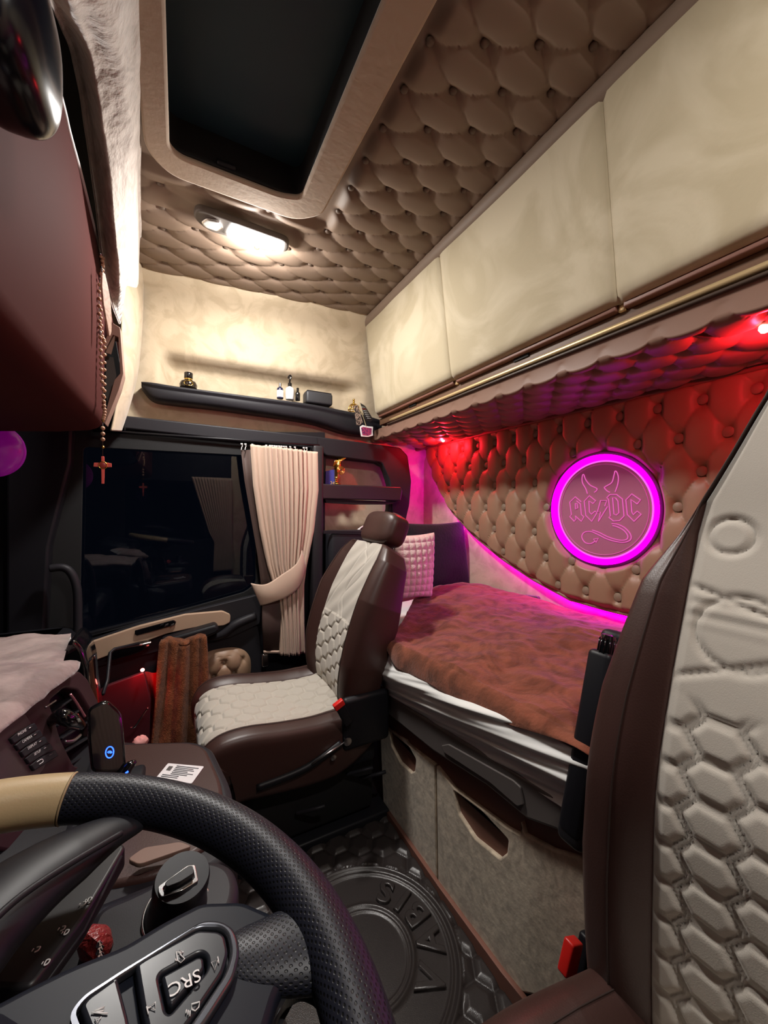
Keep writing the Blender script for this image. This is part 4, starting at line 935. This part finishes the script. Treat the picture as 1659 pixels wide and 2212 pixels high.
# brown fascia between mat edge and steering wheel: plane through three points
A0, A1 = Vector((-.240, .740, .770)), Vector((-.190, .985, .770)); e1 = (A1-A0).normalized(); e2 = Vector((.16, -.06, -1)).normalized()
e2 = (e2-e1*e2.dot(e1)).normalized(); fn = e1.cross(e2).normalized()
if fn.x < 0: fn = -fn
def FP(px, py, lift=0): return UP(px, py, A0+fn*lift, fn)
def fplate(name, pix, m, th, lift, holes=(), r=.004, bev=.001, parent=db):
    B_ = -e2; O = A0+fn*lift
    f = lambda L, rr: rpoly([((FP(*p, lift)-O).dot(e1), (FP(*p, lift)-O).dot(B_)) for p in L], rr)
    return plate(name, f(pix, r), m, O, e1, B_, th, [f(h_, r) for h_ in holes], parent, bev)
fplate('brown_fascia', [(-330, 1800), (-330, 1720), (0, 1562), (152, 1452), (172, 1470), (200, 1530), (215, 1760), (0, 1850)], mat('fascia_brown', (.040, .018, .021), .5, spec=.25), .03, -.015, [[(85, 1520), (120, 1490), (150, 1495), (160, 1510), (190, 1560), (205, 1640), (190, 1665), (140, 1660), (110, 1600)]], r=.01, bev=.004)
fplate('vent_back', [(70, 1500), (150, 1470), (215, 1560), (220, 1700), (130, 1700)], DARK, .004, -.035)
for i, (a, b) in enumerate((((100, 1545), (150, 1508)), ((112, 1572), (168, 1532)), ((120, 1600), (182, 1560)), ((128, 1628), (192, 1590)), ((138, 1656), (200, 1620)))):
    p, q2 = FP(*a, -.018), FP(*b, -.018); c_ = (p+q2)/2
    R = Matrix((tuple((q2-p).normalized()), tuple(fn), tuple((q2-p).normalized().cross(fn)))).transposed()
    box('vent_slat', c_, ((q2-p).length, .022, .004), PLA, db, bev=.0015, rot=R)
tube('chrome_edge', [FP(152, 1500, .003), FP(166, 1520, .003), FP(183, 1548, .003)], .0025, mat('pink_chrome', (.7, .3, .35), .25, .8), db, seg=8)
tube('vent_tab', [FP(98, 1528, .001), FP(120, 1513, .001)], .002, SATIN, db, seg=8)
tube('nozzle', [FP(110, 1560, .0), FP(128, 1546, .02), FP(150, 1555, .03), FP(175, 1568, .02)], [.008, .012, .014, .008], GLOSS, db)
tube('nozzle_tab', [FP(140, 1602, .012), FP(157, 1600, .016), FP(173, 1588, .018)], [.003, .004, .003], SATIN, db, seg=8)
# switch bank
fplate('switch_bank', [(-40, 1612), (0, 1572), (48, 1540), (62, 1560), (100, 1640), (90, 1665), (60, 1700), (-60, 1730)], mat('bank_plastic', (.05, .03, .033), .45), .006, .002, r=.004, bev=.002)
words = ['PHONE', 'CAMERA', 'DISPLAY', 'SETUP', '']
for i, wd in enumerate(words):
    x0, y0 = 22+11*i, 1592+14.5*i
    fplate('rocker_button', [(x0-3, y0+4), (x0+14, y0-10), (x0+50, y0-30), (x0+55, y0-22), (x0+57, y0-16), (x0+20, y0+6), (x0+5, y0+16)], PLA2, .005, .0065, r=.002, bev=.0015)
    if wd: 
        o_ = FP(x0+26, y0-10, .0095); ax_ = (FP(x0+40, y0-19, .0095)-FP(x0+12, y0-1, .0095)); text('lettering', wd, .0062, o_, ax_, -e2+e1*.0, PRINT, db, ext=.0001)
    else:
        tube('return_symbol', [FP(x0+14, y0-4, .0095), FP(x0+24, y0-10, .0095), FP(x0+27, y0-5, .0095), FP(x0+19, y0+1, .0095)], .0007, PRINT, db, seg=5, n=20)
    tube('indicator', [FP(x0+40, y0-18, .0095), FP(x0+48, y0-23, .0095)], .0008, SATIN, db, seg=5, sp=False)
tube('bank_edge', [FP(0, 1570, .003), FP(48, 1541, .003)], .0015, SATIN, db, seg=6, sp=False)
box('lower_slope', (-.20, .70, .50), (.22, .70, .20), PLA, db, bev=.03, rot=Matrix.Rotation(math.radians(20), 3, 'Y'))
box('instrument_hood', (-.44, .13, .74), (.26, .52, .20), PLA, db, bev=.05, rot=Matrix.Rotation(math.radians(15), 3, 'Y'))
box('passenger_dash', (-.50, 1.58, .50), (.34, .60, .30), PLA, db, bev=.05)
# glossy side end with light streaks
gl = [(160, 1372), (172, 1366), (190, 1385), (200, 1420), (205, 1480), (215, 1545), (195, 1550), (165, 1480), (132, 1448)]
pplate('gloss_end', gl, 'y', 1.16, GLOSS, .12, parent=db, r=.01, bev=.008)
settle(db)
# dash mats (suede)
def sheet_patch(name, quad_, m, thick, label, cat, amp=.006, nu=60, nv=60, seed=51, lip=0):
    a, b, c_, d_ = [Vector(p) for p in quad_]; P = np.zeros((nv, nu, 3))
    for i, v in enumerate(np.linspace(0, 1, nv)):
        for j, u in enumerate(np.linspace(0, 1, nu)):
            p = (a*(1-u)+b*u)*(1-v)+(d_*(1-u)+c_*u)*v
            ee = min(u, 1-u, v, 1-v); P[i, j] = (p.x, p.y, p.z+amp*float(vnoise(p.x*22, p.y*14, 1, seed))+.004*float(vnoise(p.x*60, p.y*50, 1, seed+1))-lip*(1-min(1, ee/.08))**2)
    o = grid(name, P, m, thick=thick); return tag(o, label, cat)
sheet_patch('dash_cover', [(-.205, .952, .782), (-.245, 1.245, .782), (-.62, 1.28, .80), (-.66, .70, .80)], SUEDE_DASH, .02, 'large dusky pink suede cover on the dash top by the windscreen', 'cover', .016, lip=.006)
sheet_patch('console_cover', [(-.190, .975, .780), (-.268, .60, .780), (-.42, .55, .788), (-.32, .96, .796)], SUEDE_DASH, .020, 'suede cover strip hanging at the dash edge above the switch panel', 'cover', .010, seed=55, lip=.010)

# phone holder (glossy, leaning) with blue lit logo
ph = empty('phone_holder', (-.11, .80, .60), 'glossy black phone in a charging holder with a round blue light', 'phone')
H0 = Vector((-.11, .80, .70)); hn = Vector((.30, -1, .30)).normalized()
def HP(x, y, l=0): return UP(x, y, H0+hn*l, hn)
def hplate(name, pix, m, th, lift, r, bev=.001, parent=ph, holes=()):
    A = Vector((0, 0, 1)).cross(hn).normalized(); A = -A if A.x < 0 else A; B = -A.cross(hn); B = B if B.z > 0 else -B
    O = H0+hn*lift; f = lambda L: rpoly([((HP(*p, lift)-O).dot(A), (HP(*p, lift)-O).dot(B)) for p in L], r)
    return plate(name, f(pix), m, O, A, B, th, [f(h_) for h_ in holes], parent, bev)
hplate('phone_body', [(188, 1530), (230, 1510), (262, 1540), (268, 1600), (272, 1655), (262, 1672), (197, 1668), (190, 1600)], GLOSS, .012, 0, .008, .004)
hplate('screen', [(194, 1534), (230, 1517), (257, 1544), (263, 1600), (266, 1652), (258, 1664), (202, 1662), (196, 1600)], mat('screen_glass', (.006, .006, .008), .04, coat=1), .002, .0065, .006, .0005)
c0 = HP(237, 1625, .0085); A = (HP(247, 1625, .0085)-c0); B = (HP(238, 1613, .0085)-c0)
tube('blue_ring', [c0+A*math.cos(t)*.85+B*math.sin(t) for t in np.linspace(0, 6.283, 20, endpoint=False)], .0009, PHONE_BLUE, ph, closed=True, seg=6)
for s in (.55, .3): tube('blue_wave', [c0+A*s*math.cos(t)-B*(.3-s*.9*math.sin(t)) for t in np.linspace(.4, 2.7, 8)], .0008, PHONE_BLUE, ph, seg=5)
tube('suction_foot', [HP(262, 1680, .01), HP(275, 1660, .012), HP(286, 1648, .014), HP(288, 1642, .014)], [.010, .009, .007, .004], GLOSS, ph)
tube('blue_light', [HP(271, 1671, .022), HP(277, 1666, .022)], .0014, PHONE_BLUE, ph, seg=6, sp=False)
box('holder_base', (-.10, .82, .605), (.09, .07, .02), PLA, ph, bev=.008)
settle(ph)
# thin stand arm in front of the door (tablet arm)
tag(tube('stand_arm', [U(300, 1390, 'y', 1.45), U(247, 1402, 'y', 1.40), U(238, 1410, 'y', 1.38), U(232, 1470, 'y', 1.30), U(222, 1500, 'y', 1.25)], .0045, PLA, sp=False, seg=10), 'thin black bent stand arm rising in front of the door trim', 'arm')

# =================================================================== CENTRE CONSOLE with gear knob
cs = empty('gear_console', (0, .46, .3), 'black lower console carrying the round gear selector knob behind the wheel', 'console')
pl_ = lambda pix, z: [(U(x, y, 'z', z).x, U(x, y, 'z', z).y) for x, y in pix]
plate('console_top', rpoly(pl_([(150, 2150), (200, 1990), (300, 1950), (420, 1880), (470, 1878), (505, 1895), (520, 1940), (500, 2010), (430, 2110), (300, 2200)], .655), .02), PLA2, (0, 0, .655), (1, 0, 0), (0, 1, 0), .03, parent=cs, bev=.01)
box('console_body', (-.06, .46, .36), (.20, .20, .56), PLA, cs, bev=.03)
plate('rear_tray', rpoly(pl_([(275, 1860), (310, 1835), (390, 1822), (415, 1832), (300, 1872)], .62), .006), mat('tray_tan', (.20, .12, .09), .5), (0, 0, .62), (1, 0, 0), (0, 1, 0), .006, parent=cs)
kc = U(391, 1915, 'z', .70); ka = Vector((.12, -.22, 1)).normalized()
tube('knob_ring', [kc-ka*.030+(ka.orthogonal().normalized()*math.cos(t)+ka.cross(ka.orthogonal().normalized())*math.sin(t))*.0315 for t in np.linspace(0, 6.283, 24, endpoint=False)], .0012, CHROME, cs, closed=True, seg=8)
kb = lathe('gear_knob', [(.034, -.042), (.030, -.032), (.028, -.022), (.0262, -.006), (.0270, .002), (.0268, .010), (.0255, .0135)], kc, ka, mat('knob_black', (.008, .009, .013), .45, spec=.25), cs, seg=48)
top = kc+ka*.0136; kn = lambda x, y: UP(x, y, top, ka)
kx = (kn(420, 1870)-kn(345, 1940)).normalized(); ky = ka.cross(kx).normalized()
def kplate(name, pix, m, th, lift, holes=(), r=.002): 
    O = top+ka*lift; f = lambda L: rpoly([((kn(*p)-top).dot(kx), (kn(*p)-top).dot(ky)) for p in L], r)
    return plate(name, f(pix), m, O, kx, ky, th, [f(h_) for h_ in holes], kb, .0005)
Z7 = lambda L: [(x/3.19, 1780+y/3.19) for x, y in L]
kplate('chrome_inlay', Z7([(1088, 440), (1130, 410), (1290, 295), (1340, 290), (1345, 305), (1365, 400), (1250, 470), (1110, 515), (1090, 480)]), CHROME, .002, .001, [Z7([(1118, 450), (1150, 420), (1300, 318), (1330, 322), (1340, 385), (1240, 450), (1135, 492)])])
kplate('rotary_grip', Z7([(1128, 450), (1155, 425), (1295, 328), (1322, 330), (1330, 380), (1235, 442), (1140, 480)]), PLA, .010, .003)
settle(cs)
# key ring trinket
for_c = U(205, 2062, 'z', .665)
kt = tag(lathe('red_trinket', [(.004, -.012), (.014, -.008), (.018, 0), (.014, .008), (.004, .013)], for_c+Vector((0, 0, .01)), (.6, .5, .3), mat('trinket_red', (.30, .03, .03), .3, bump=(200, .8, .004)), seg=14), 'small dark red wrapped trinket lying in the console left of the gear knob', 'trinket')
for i in range(5): lathe('foil_bead', [(.001, -.003), (.003, 0), (.001, .003)], U(214+3*(i % 2), 2040+8*i, 'z', .685), (0, 0, 1), CHROME, kt, seg=8)
# switch panel right of the instruments, seen through the wheel
sw = tag(plate('switch_panel', rpoly(pl_([(-60, 2160), (40, 1990), (170, 1900), (260, 1840), (272, 1848), (180, 2010), (66, 2165)], .76), .006), mat('switch_black', (.012, .011, .013), .45), (0, 0, .76), (1, 0, 0), (0, 1, 0), .02, bev=.003), 'flat black switch panel with small white icons seen through the steering wheel', 'panel')
tube('panel_edge', [U(x, y, 'z', .772) for x, y in ((262, 1850), (180, 2012), (68, 2166))], .0012, SATIN if False else PLA2, sw, seg=6, sp=False)
for k_, (x, y) in enumerate(((135, 2005), (143, 2013), (80, 2050), (101, 2078), (180, 1952), (193, 1943))):
    c_ = U(x, y, 'z', .7712); A_, B_ = Vector((.85, .5, 0)), Vector((-.5, .85, 0))
    tube('icon', [c_-A_*.0018-B_*.001, c_+A_*.0002-B_*.0018, c_+A_*.0018-B_*.0002, c_+A_*.0004+B_*.0016], .0005, PRINT, sw, closed=(k_ % 2 == 1), seg=5, n=14)
    tube('icon', [c_-A_*.0026+B_*.0014, c_-A_*.0012+B_*.0024], .0004, PRINT, sw, seg=5, sp=False)

# =================================================================== STEERING WHEEL
wc = Vector((-.122, .214, .837)); wn = Vector((.17, -.05, 1)).normalized(); RW, rw = .218, .0187
wx = Vector((1, 0, -.17)); wx = (wx-wn*wx.dot(wn)).normalized(); wy = wn.cross(wx)
sg_ = empty('steering_wheel', wc, 'black perforated leather steering wheel with cream segment and button spoke', 'steering wheel')
def rim(name, a0, a1, m, n, r=rw):
    P = []
    for i, a in enumerate(np.radians(np.linspace(a0, a1, n))):
        rad = wx*math.cos(a)+wy*math.sin(a); P.append([tuple(wc+rad*RW+(rad*math.cos(t)*1.06+wn*math.sin(t))*r) for t in np.linspace(0, 2*math.pi, 49)])
    return grid(name, P, m, sg_, flip=True)
def ang(px, py): p = UP(px, py, wc, wn)-wc; return math.degrees(math.atan2(p.dot(wy), p.dot(wx)))
a_seam = ang(140, 1740)
rim('rim', -70, a_seam, PERF, 260); 
def rim_uvfix(o, tot):
    l = o.data.uv_layers['UVMap'].data; n = len(l)*2; a = np.zeros(n); l.foreach_get('uv', a); a = a.reshape(-1, 2); a = a[:, ::-1]*np.array([tot/360, 1.0]); l.foreach_set('uv', a.ravel())
rim_uvfix(bpy.data.objects['rim'], a_seam+70)
rim('cream_segment', a_seam+.6, 180, BEIGEL, 120, rw*1.02)
rim('rim_far', 180, 290, PLA, 80)
P = wc+(wx*math.cos(math.radians(a_seam+.3))+wy*math.sin(math.radians(a_seam+.3)))*RW; rd = (P-wc).normalized()
tube('seam_ring', [P+(rd*math.cos(t)+wn*math.sin(t))*(rw*1.0) for t in np.linspace(0, 6.283, 24, endpoint=False)], .0012, mat('seam_tan', (.35, .25, .14), .6), sg_, closed=True, seg=6)
def wplate(name, pix, m, th, lift, holes=(), r=.003, bev=.001, parent=sg_, hr=None):
    O = wc+wn*lift; f = lambda L, rr: rpoly([((UP(*p, O, wn)-O).dot(wx), (UP(*p, O, wn)-O).dot(wy)) for p in L], rr)
    return plate(name, f(pix, r), m, O, wx, wy, th, [f(h_, hr or r) for h_ in holes], parent, bev)
SPK = mat('spoke_plastic', (.007, .009, .016), .45, spec=.18); SPKS = mat('button_plastic', (.014, .016, .022), .30, spec=.35); SPM = mat('spoke_trim', (.08, .085, .10), .25, .7)
wplate('spoke', [(-60, 2230), (60, 2165), (150, 2120), (262, 2075), (350, 2020), (430, 1978), (520, 1975), (600, 2010), (640, 2090), (640, 2130), (600, 2180), (570, 2290), (400, 2500), (0, 2500)], SPK, .024, -.012, r=.006, bev=.006)
_C = spline([UP(x, y, wc-wn*.004, wn) for x, y in ((500, 2070), (580, 2060), (680, 2035), (740, 2000))], 40); _T, _N, _B = frames(_C)
_r = np.interp(np.linspace(0, 1, 40), [0, .3, .7, 1], [.015, .022, .030, .024]); _a = np.linspace(0, 2*math.pi, 49); _n = np.array(wn)
_S = np.cross(_T, _n); _P = _C[:, None]+_r[:, None, None]*(np.cos(_a)[None, :, None]*_S[:, None]+.45*np.sin(_a)[None, :, None]*_n)
_o = grid('spoke_root', _P, PERF, sg_, flip=True); _l = _o.data.uv_layers['UVMap'].data; _u = np.zeros(len(_l)*2); _l.foreach_get('uv', _u); _u = _u.reshape(-1, 2)[:, ::-1]*np.array([.075, 1.0]); _l.foreach_set('uv', _u.ravel())
wplate('spoke_arm', [(640, 2110), (700, 2135), (740, 2215), (760, 2350), (620, 2600), (560, 2500), (560, 2250)], PLA, .016, -.014, holes=[[(655, 2140), (690, 2160), (715, 2230), (700, 2400), (610, 2420), (585, 2260), (610, 2170)]], r=.006, bev=.004)
# chrome surround and keys
wplate('pad_surround', Z7([(470, 1345), (560, 1220), (830, 1040), (1365, 700), (1430, 685), (1520, 690), (1600, 735), (1640, 820), (1650, 920), (1610, 1090), (1430, 1378), (1300, 1560), (600, 1700)]), SPM, .006, .003,
    [Z7([(500, 1345), (580, 1240), (840, 1068), (1360, 745), (1510, 745), (1560, 790), (1585, 920), (1545, 1060), (1330, 1378), (1200, 1560), (640, 1660)])], r=.004, bev=.002)
wplate('left_key', Z7([(545, 1305), (590, 1240), (770, 1110), (800, 1085), (815, 1130), (880, 1378), (900, 1500), (640, 1560)]), SPKS, .007, .003, r=.003, bev=.002)
wplate('key_pad', Z7([(925, 1010), (1000, 960), (1360, 762), (1500, 770), (1545, 800), (1570, 920), (1530, 1060), (1320, 1378), (1200, 1540), (1010, 1500), (970, 1300)]), SPKS, .007, .003, [Z7([(1085, 1080), (1370, 920), (1420, 950), (1425, 1040), (1165, 1345), (1140, 1330)])], r=.003, bev=.002)
wplate('centre_key', Z7([(1105, 1095), (1360, 955), (1395, 965), (1400, 1040), (1175, 1300), (1150, 1290)]), SPKS, .008, .004, r=.002, bev=.0015)
zp = lambda x, y, l=.0085: UP(x/3.19, 1780+y/3.19, wc+wn*l, wn)
tx = (zp(1220, 1120)-zp(1320, 1065)); text('lettering', 'SRC', .0098, zp(1272, 1088, .0086), tx, wn.cross(tx), PRINT, sg_, ext=.0001)
def icon(pts, lift=.0071, m=PRINT, closed=True, r=.00035): tube('icon', [zp(x, y, lift) for x, y in pts], r, m, sg_, seg=5, closed=closed, sp=False)
icon([(1455, 955), (1500, 935), (1480, 1010)]); icon([(1500, 915), (1508, 960)], closed=False)
icon([(1070, 1228), (1028, 1262), (1070, 1280)]); icon([(1010, 1258), (1022, 1310)], closed=False); icon([(1008, 1270), (1040, 1262)], closed=False)
icon([(1240, 900), (1272, 930), (1245, 958), (1222, 940), (1215, 880), (1240, 885)]); icon([(1240, 868), (1262, 880), (1250, 900)]); icon([(1208, 930), (1214, 945)], closed=False)
icon([(1320, 1240), (1376, 1225), (1370, 1262), (1345, 1288), (1322, 1278)]); 
for k_ in range(3): icon([(1285+k_*12, 1280+k_*4), (1280+k_*14, 1305+k_*10)], closed=False)
icon([(650, 1290), (720, 1260), (712, 1285), (655, 1300)], closed=False); icon([(630, 1300), (742, 1306)], closed=False); icon([(655, 1345), (695, 1330), (670, 1372)])
box('red_pilot', zp(1672, 860, .002), (.0015, .0015, .001), RED_BULB, sg_, bev=.0002)
# leather lower arm towards the rim
lw = lambda x, y, l: UP(x, y, wc+wn*l, wn)
tube('padded_arm', [lw(300, 1775, -.008), lw(235, 1800, -.006), lw(150, 1850, -.006), (lw(40, 1925, -.006)), lw(-80, 2030, -.006), lw(-220, 2180, -.008)], [.010, .018, .026, .031, .034, .038], ARML, sg_, sy=.55, seg=24, n=60)
tube('arm_piping', [lw(262, 1800, .012), lw(150, 1866, .016), lw(60, 1925, .018), lw(0, 1975, .018), lw(-60, 2040, .018)], .0022, PLA2, sg_, seg=8, n=40)
lathe('hub', [(.062, -.05), (.075, -.03), (.078, 0), (.06, .02), (.02, .028)], wc-wn*.01, wn, SPK, sg_, seg=40)
tube('column', [wc-wn*.04, wc-wn*.18+Vector((-.06, 0, 0)), wc-wn*.45+Vector((-.2, 0, 0))], [.05, .06, .08], PLA, sg_)
settle(sg_)

# =================================================================== FRONT HEADER, OVERHEAD CONSOLE
# suede header: ceiling silhouette to lower lip
L1 = [(-90, -420), (40, -150), (105, 0), (158, 120), (190, 300), (215, 500), (235, 640), (256, 700)]
L2 = [(-40, -440), (95, -150), (145, 0), (188, 110), (222, 290), (242, 480), (258, 600), (270, 640)]
hd = []
for a, b in zip(L1, L2):
    p, q = U(*a, 'x', -.187), U(*b, 'x', -.152); y = p.y; xt = -.0735*y-.004
    hd.append([(xt-.03, y, ZC+.02), (xt-.006, y, ZC), (xt, y, ZC-.03), (xt-.004, y, ZC-.055), (q.x*.4+xt*.6+.004, y, (ZC-.055)*.5+q.z*.5-.012), (q.x*.8+xt*.2, q.y, (ZC-.055)*.15+q.z*.85-.008), (q.x, q.y, q.z), (p.x+.008, p.y, p.z+.010), (p.x, p.y, p.z), (p.x-.003, p.y, p.z+.010)])
hd = np.array(hd); n1, n2 = 120, 60
tmp = np.stack([spline(hd[:, j], n1) for j in range(hd.shape[1])], 1); out = np.stack([spline(tmp[i], n2) for i in range(n1)], 0)
out[:, :, 0] += .004*vnoise(out[:, :, 1]*9, out[:, :, 2]*16, 1, 61)+.003*vnoise(out[:, :, 1]*22, out[:, :, 2]*30, 1, 62)
hdr = struct(grid('trim_6', out, SUEDE_FUZZ, thick=.006))
# suede corner drop at the side wall
cd_ = []
for px0, px1, py in ((250, 307, 540), (254, 307, 620), (260, 305, 690), (258, 300, 760), (256, 292, 820), (248, 276, 880), (238, 258, 930)):
    a, b = U(px0, py, 'y', 1.66), U(px1, py, 'y', 1.90); cd_.append([tuple(a*(1-u)+b*u+Vector((.012*math.sin(math.pi*u), 0, 0))) for u in np.linspace(0, 1, 20)])
cd_ = np.array(cd_); cd_ = np.stack([spline(cd_[:, j], 50) for j in range(20)], 1)
struct(grid('trim_7', cd_, SUEDE, thick=.006))
# overhead console
oc = empty('overhead_console', (-.35, .8, 1.6), 'brown overhead front console with lamplight painted pale along its top edge at the upper left', 'console')
# face
f0 = [U(x, y, 'x', -.20) for x, y in ((-250, -160), (125, 185), (168, 370), (216, 548))]
pe = [U(*q, 'x', -.2) for q in ((125, 190), (150, 290), (180, 400), (215, 545))]
prof = [(.20, pe[0].z, 1.345), (.60, pe[0].z, 1.345)]+[(q.y, q.z, 1.342) for q in pe]+[(1.40, pe[-1].z-.03, 1.335)]
F_ = []
for y, zt, zb in prof: F_.append([(-.205, y, zt+.004), (-.200, y, zt-.004), (-.198, y, zt-.02), (-.196, y, (zt+zb)/2), (-.199, y, zb+.03), (-.203, y, zb+.008), (-.215, y, zb-.004), (-.235, y, zb-.012), (-.30, y, zb-.022), (-.60, y, zb-.05)])
F_ = np.array(F_); tmp = np.stack([spline(F_[:, j], 80) for j in range(F_.shape[1])], 1)
grid('face_panel', tmp, CONSOLE, oc, thick=.008)
tube('lit_edge', [(-.2015, y, zt+.003) for y, zt, zb in prof[:-1]], .0055, mat('edge_lit_tone', (.50, .42, .42), .5), oc, seg=10)  # lamplight on the console rim, put in as a pale tube
box('shelf_floor', (-.42, .78, 1.77), (.40, 1.30, .02), DARK, oc, bev=0)
box('gap_darkener', (-.42, .80, 2.045), (.44, 2.2, .01), DARK, oc, bev=0)  # dark plate added to black out the gap below the ceiling
box('shelf_back', (-.60, .80, 1.88), (.02, 2.2, .30), DARK, oc, bev=0)
# open end bin with thin beige rim
eb = [(215, 548), (228, 560), (246, 690), (262, 705), (268, 800), (268, 815), (256, 850), (228, 918), (222, 912), (187, 812), (214, 782)]
def endp(x, y): return U(x, y, 'y', 1.45)
pplate('end_panel', [(200, 540), (222, 560), (244, 700), (262, 720), (268, 812), (228, 918), (205, 880), (190, 700)], 'y', 1.47, CONSOLE, .02, parent=oc, r=.006)
pplate('bin_rim', [(187, 812), (212, 785), (246, 705), (262, 715), (269, 812), (260, 845), (230, 920), (222, 912)], 'y', 1.42, mat('rim_beige', (.34, .22, .17), .6), .05, [[(191, 812), (214, 792), (246, 730), (258, 735), (262, 812), (250, 826), (228, 905), (223, 902)]], parent=oc, r=.003, hr=.002)
pplate('bin_back', [(188, 812), (212, 785), (246, 710), (264, 812), (226, 910)], 'y', 1.455, DARK, .004, parent=oc, r=.003)
pplate('bin_flap', [(233, 750), (252, 715), (246, 745), (240, 766), (228, 762)], 'y', 1.40, mat('flap_tan', (.34, .25, .19), .6), .003, parent=oc, r=.001)
pplate('bin_divider', [(230, 770), (245, 772), (252, 812), (232, 870), (226, 850)], 'y', 1.43, mat('divider_grey', (.13, .11, .10), .6), .003, parent=oc, r=.001)
settle(oc)
# glossy black pod
n = 50; P = np.zeros((n, 2*n, 3)); pc = U(2, 62, 'x', -.165)
for i, v in enumerate(np.linspace(-math.pi/2, math.pi/2, n)):
    for j, u in enumerate(np.linspace(0, 2*math.pi, 2*n, endpoint=False)):
        f = lambda a, e: math.copysign(abs(a)**e, a)
        P[i, j] = (pc.x+.045*f(math.cos(v), .6)*f(math.cos(u), .7), pc.y+.075*f(math.cos(v), .6)*f(math.sin(u), .7), pc.z+.075*f(math.sin(v), .7))
tag(grid('glossy_pod', P, mat('pod_black', (.004, .004, .008), .2, spec=.4), cu=True), 'glossy black rounded pod mounted on the overhead console at top left', 'pod')
# added purple ball for a magenta gleam; its glow and hanger are made up
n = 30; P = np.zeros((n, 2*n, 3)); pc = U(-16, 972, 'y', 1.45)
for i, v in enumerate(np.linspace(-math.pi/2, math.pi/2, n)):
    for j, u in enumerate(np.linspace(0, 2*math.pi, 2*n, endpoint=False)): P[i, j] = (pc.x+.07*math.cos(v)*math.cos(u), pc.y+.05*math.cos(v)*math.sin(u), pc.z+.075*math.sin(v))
blob = tag(grid('glow_ball', P, mat('glow_purple', (.35, .03, .38), .25, emit=(.45, .0, .5), es=.10), cu=True), 'made-up purple ball glowing for a magenta gleam in the windscreen, cut by the left edge', 'ornament')
tube('hanger', [pc+Vector((0, 0, .07)), pc+Vector((0, 0, .15))], .0015, PLA, blob, sp=False, seg=5)

# =================================================================== ROSARY and wooden tag
ro = empty('rosary', (-.185, 1.28, 1.78), 'wooden bead rosary with a red cross hanging from the overhead console', 'rosary')
YR = 1.28
rpx = [(217, 549), (221, 560), (222, 571), (221, 586)]
def bead(p, r=.0048, m=WOOD): return lathe('bead', [(r*.3, -r*.95), (r*.8, -r*.6), (r, 0), (r*.8, r*.6), (r*.3, r*.95)], p, (0, 0, 1), m, ro, seg=12)
front = spline([(217, 549, 0), (222, 575, 0), (216, 605, 0), (214, 650, 0), (215, 700, 0), (217, 735, 0), (218, 780, 0), (220, 820, 0), (224, 865, 0), (226, 890, 0), (223, 905, 0)], 32)
back = spline([(221, 558, 0), (217, 610, 0), (216, 680, 0), (219, 725, 0), (224, 740, 0), (224, 790, 0), (224, 840, 0), (222, 880, 0)], 24)
for k_, (x, y, _) in enumerate(front): bead(U(x, y, 'y', YR-.004), m=WOOD if k_ not in (0, 6, 14) else SATIN)
for x, y, _ in back: bead(U(x+1.5, y, 'y', YR+.006))
tube('cord', [U(x, y, 'y', YR-.004) for x, y, _ in front], .0010, CURTD, ro, seg=5)
for y in (925, 937, 949): bead(U(222, y, 'y', YR), .0056)
for y in (908, 966): bead(U(222.5, y, 'y', YR), .004, GOLD)
tube('cord', [U(222, 900, 'y', YR), U(222, 985, 'y', YR)], .0009, CURTD, ro, sp=False, seg=5)
cr_ = pplate('cross', [(219, 986), (225, 986), (225.5, 999), (241, 1001), (241, 1009), (226, 1009), (225, 1045), (219.5, 1045), (219, 1009), (202, 1008), (203, 1000), (219, 999)], 'y', YR, REDC, .004, parent=ro, r=.0006, bev=.0006)
cc = U(222, 1005, 'y', YR-.003); tube('cross_ring', [cc+Vector((.0095*math.cos(t), 0, .0095*math.sin(t))) for t in np.linspace(0, 6.283, 18, endpoint=False)], .0012, GOLD, cr_, closed=True, seg=6)
lathe('cross_medal', [(.0075, 0), (.007, .002), (.004, .003)], cc, (0, -1, 0), mat('medal_red', (.4, .05, .04), .4), cr_, seg=16)
settle(ro)
wt = tag(pplate('wooden_tag', [(216, 590), (224, 592), (233, 620), (240, 650), (243, 690), (242, 718), (236, 727), (230, 700), (220, 660), (215, 620)], 'y', 1.22, mat('tag_wood', (.58, .37, .26), .5, var=((.42, .25, .17), 60, .4, .6, 1)), .006, r=.006, bev=.001), 'slim pale wooden pendant hanging beside the rosary beads', 'pendant')
_q = U(229, 650, 'y', 1.22); wt.data.transform(Matrix.Translation(_q) @ Matrix.Rotation(math.radians(48), 4, 'Z') @ Matrix.Translation(-_q))
tube('loop', [U(219, 575, 'y', 1.22), U(221, 596, 'y', 1.22)], .0012, PLA, wt, sp=False, seg=5)
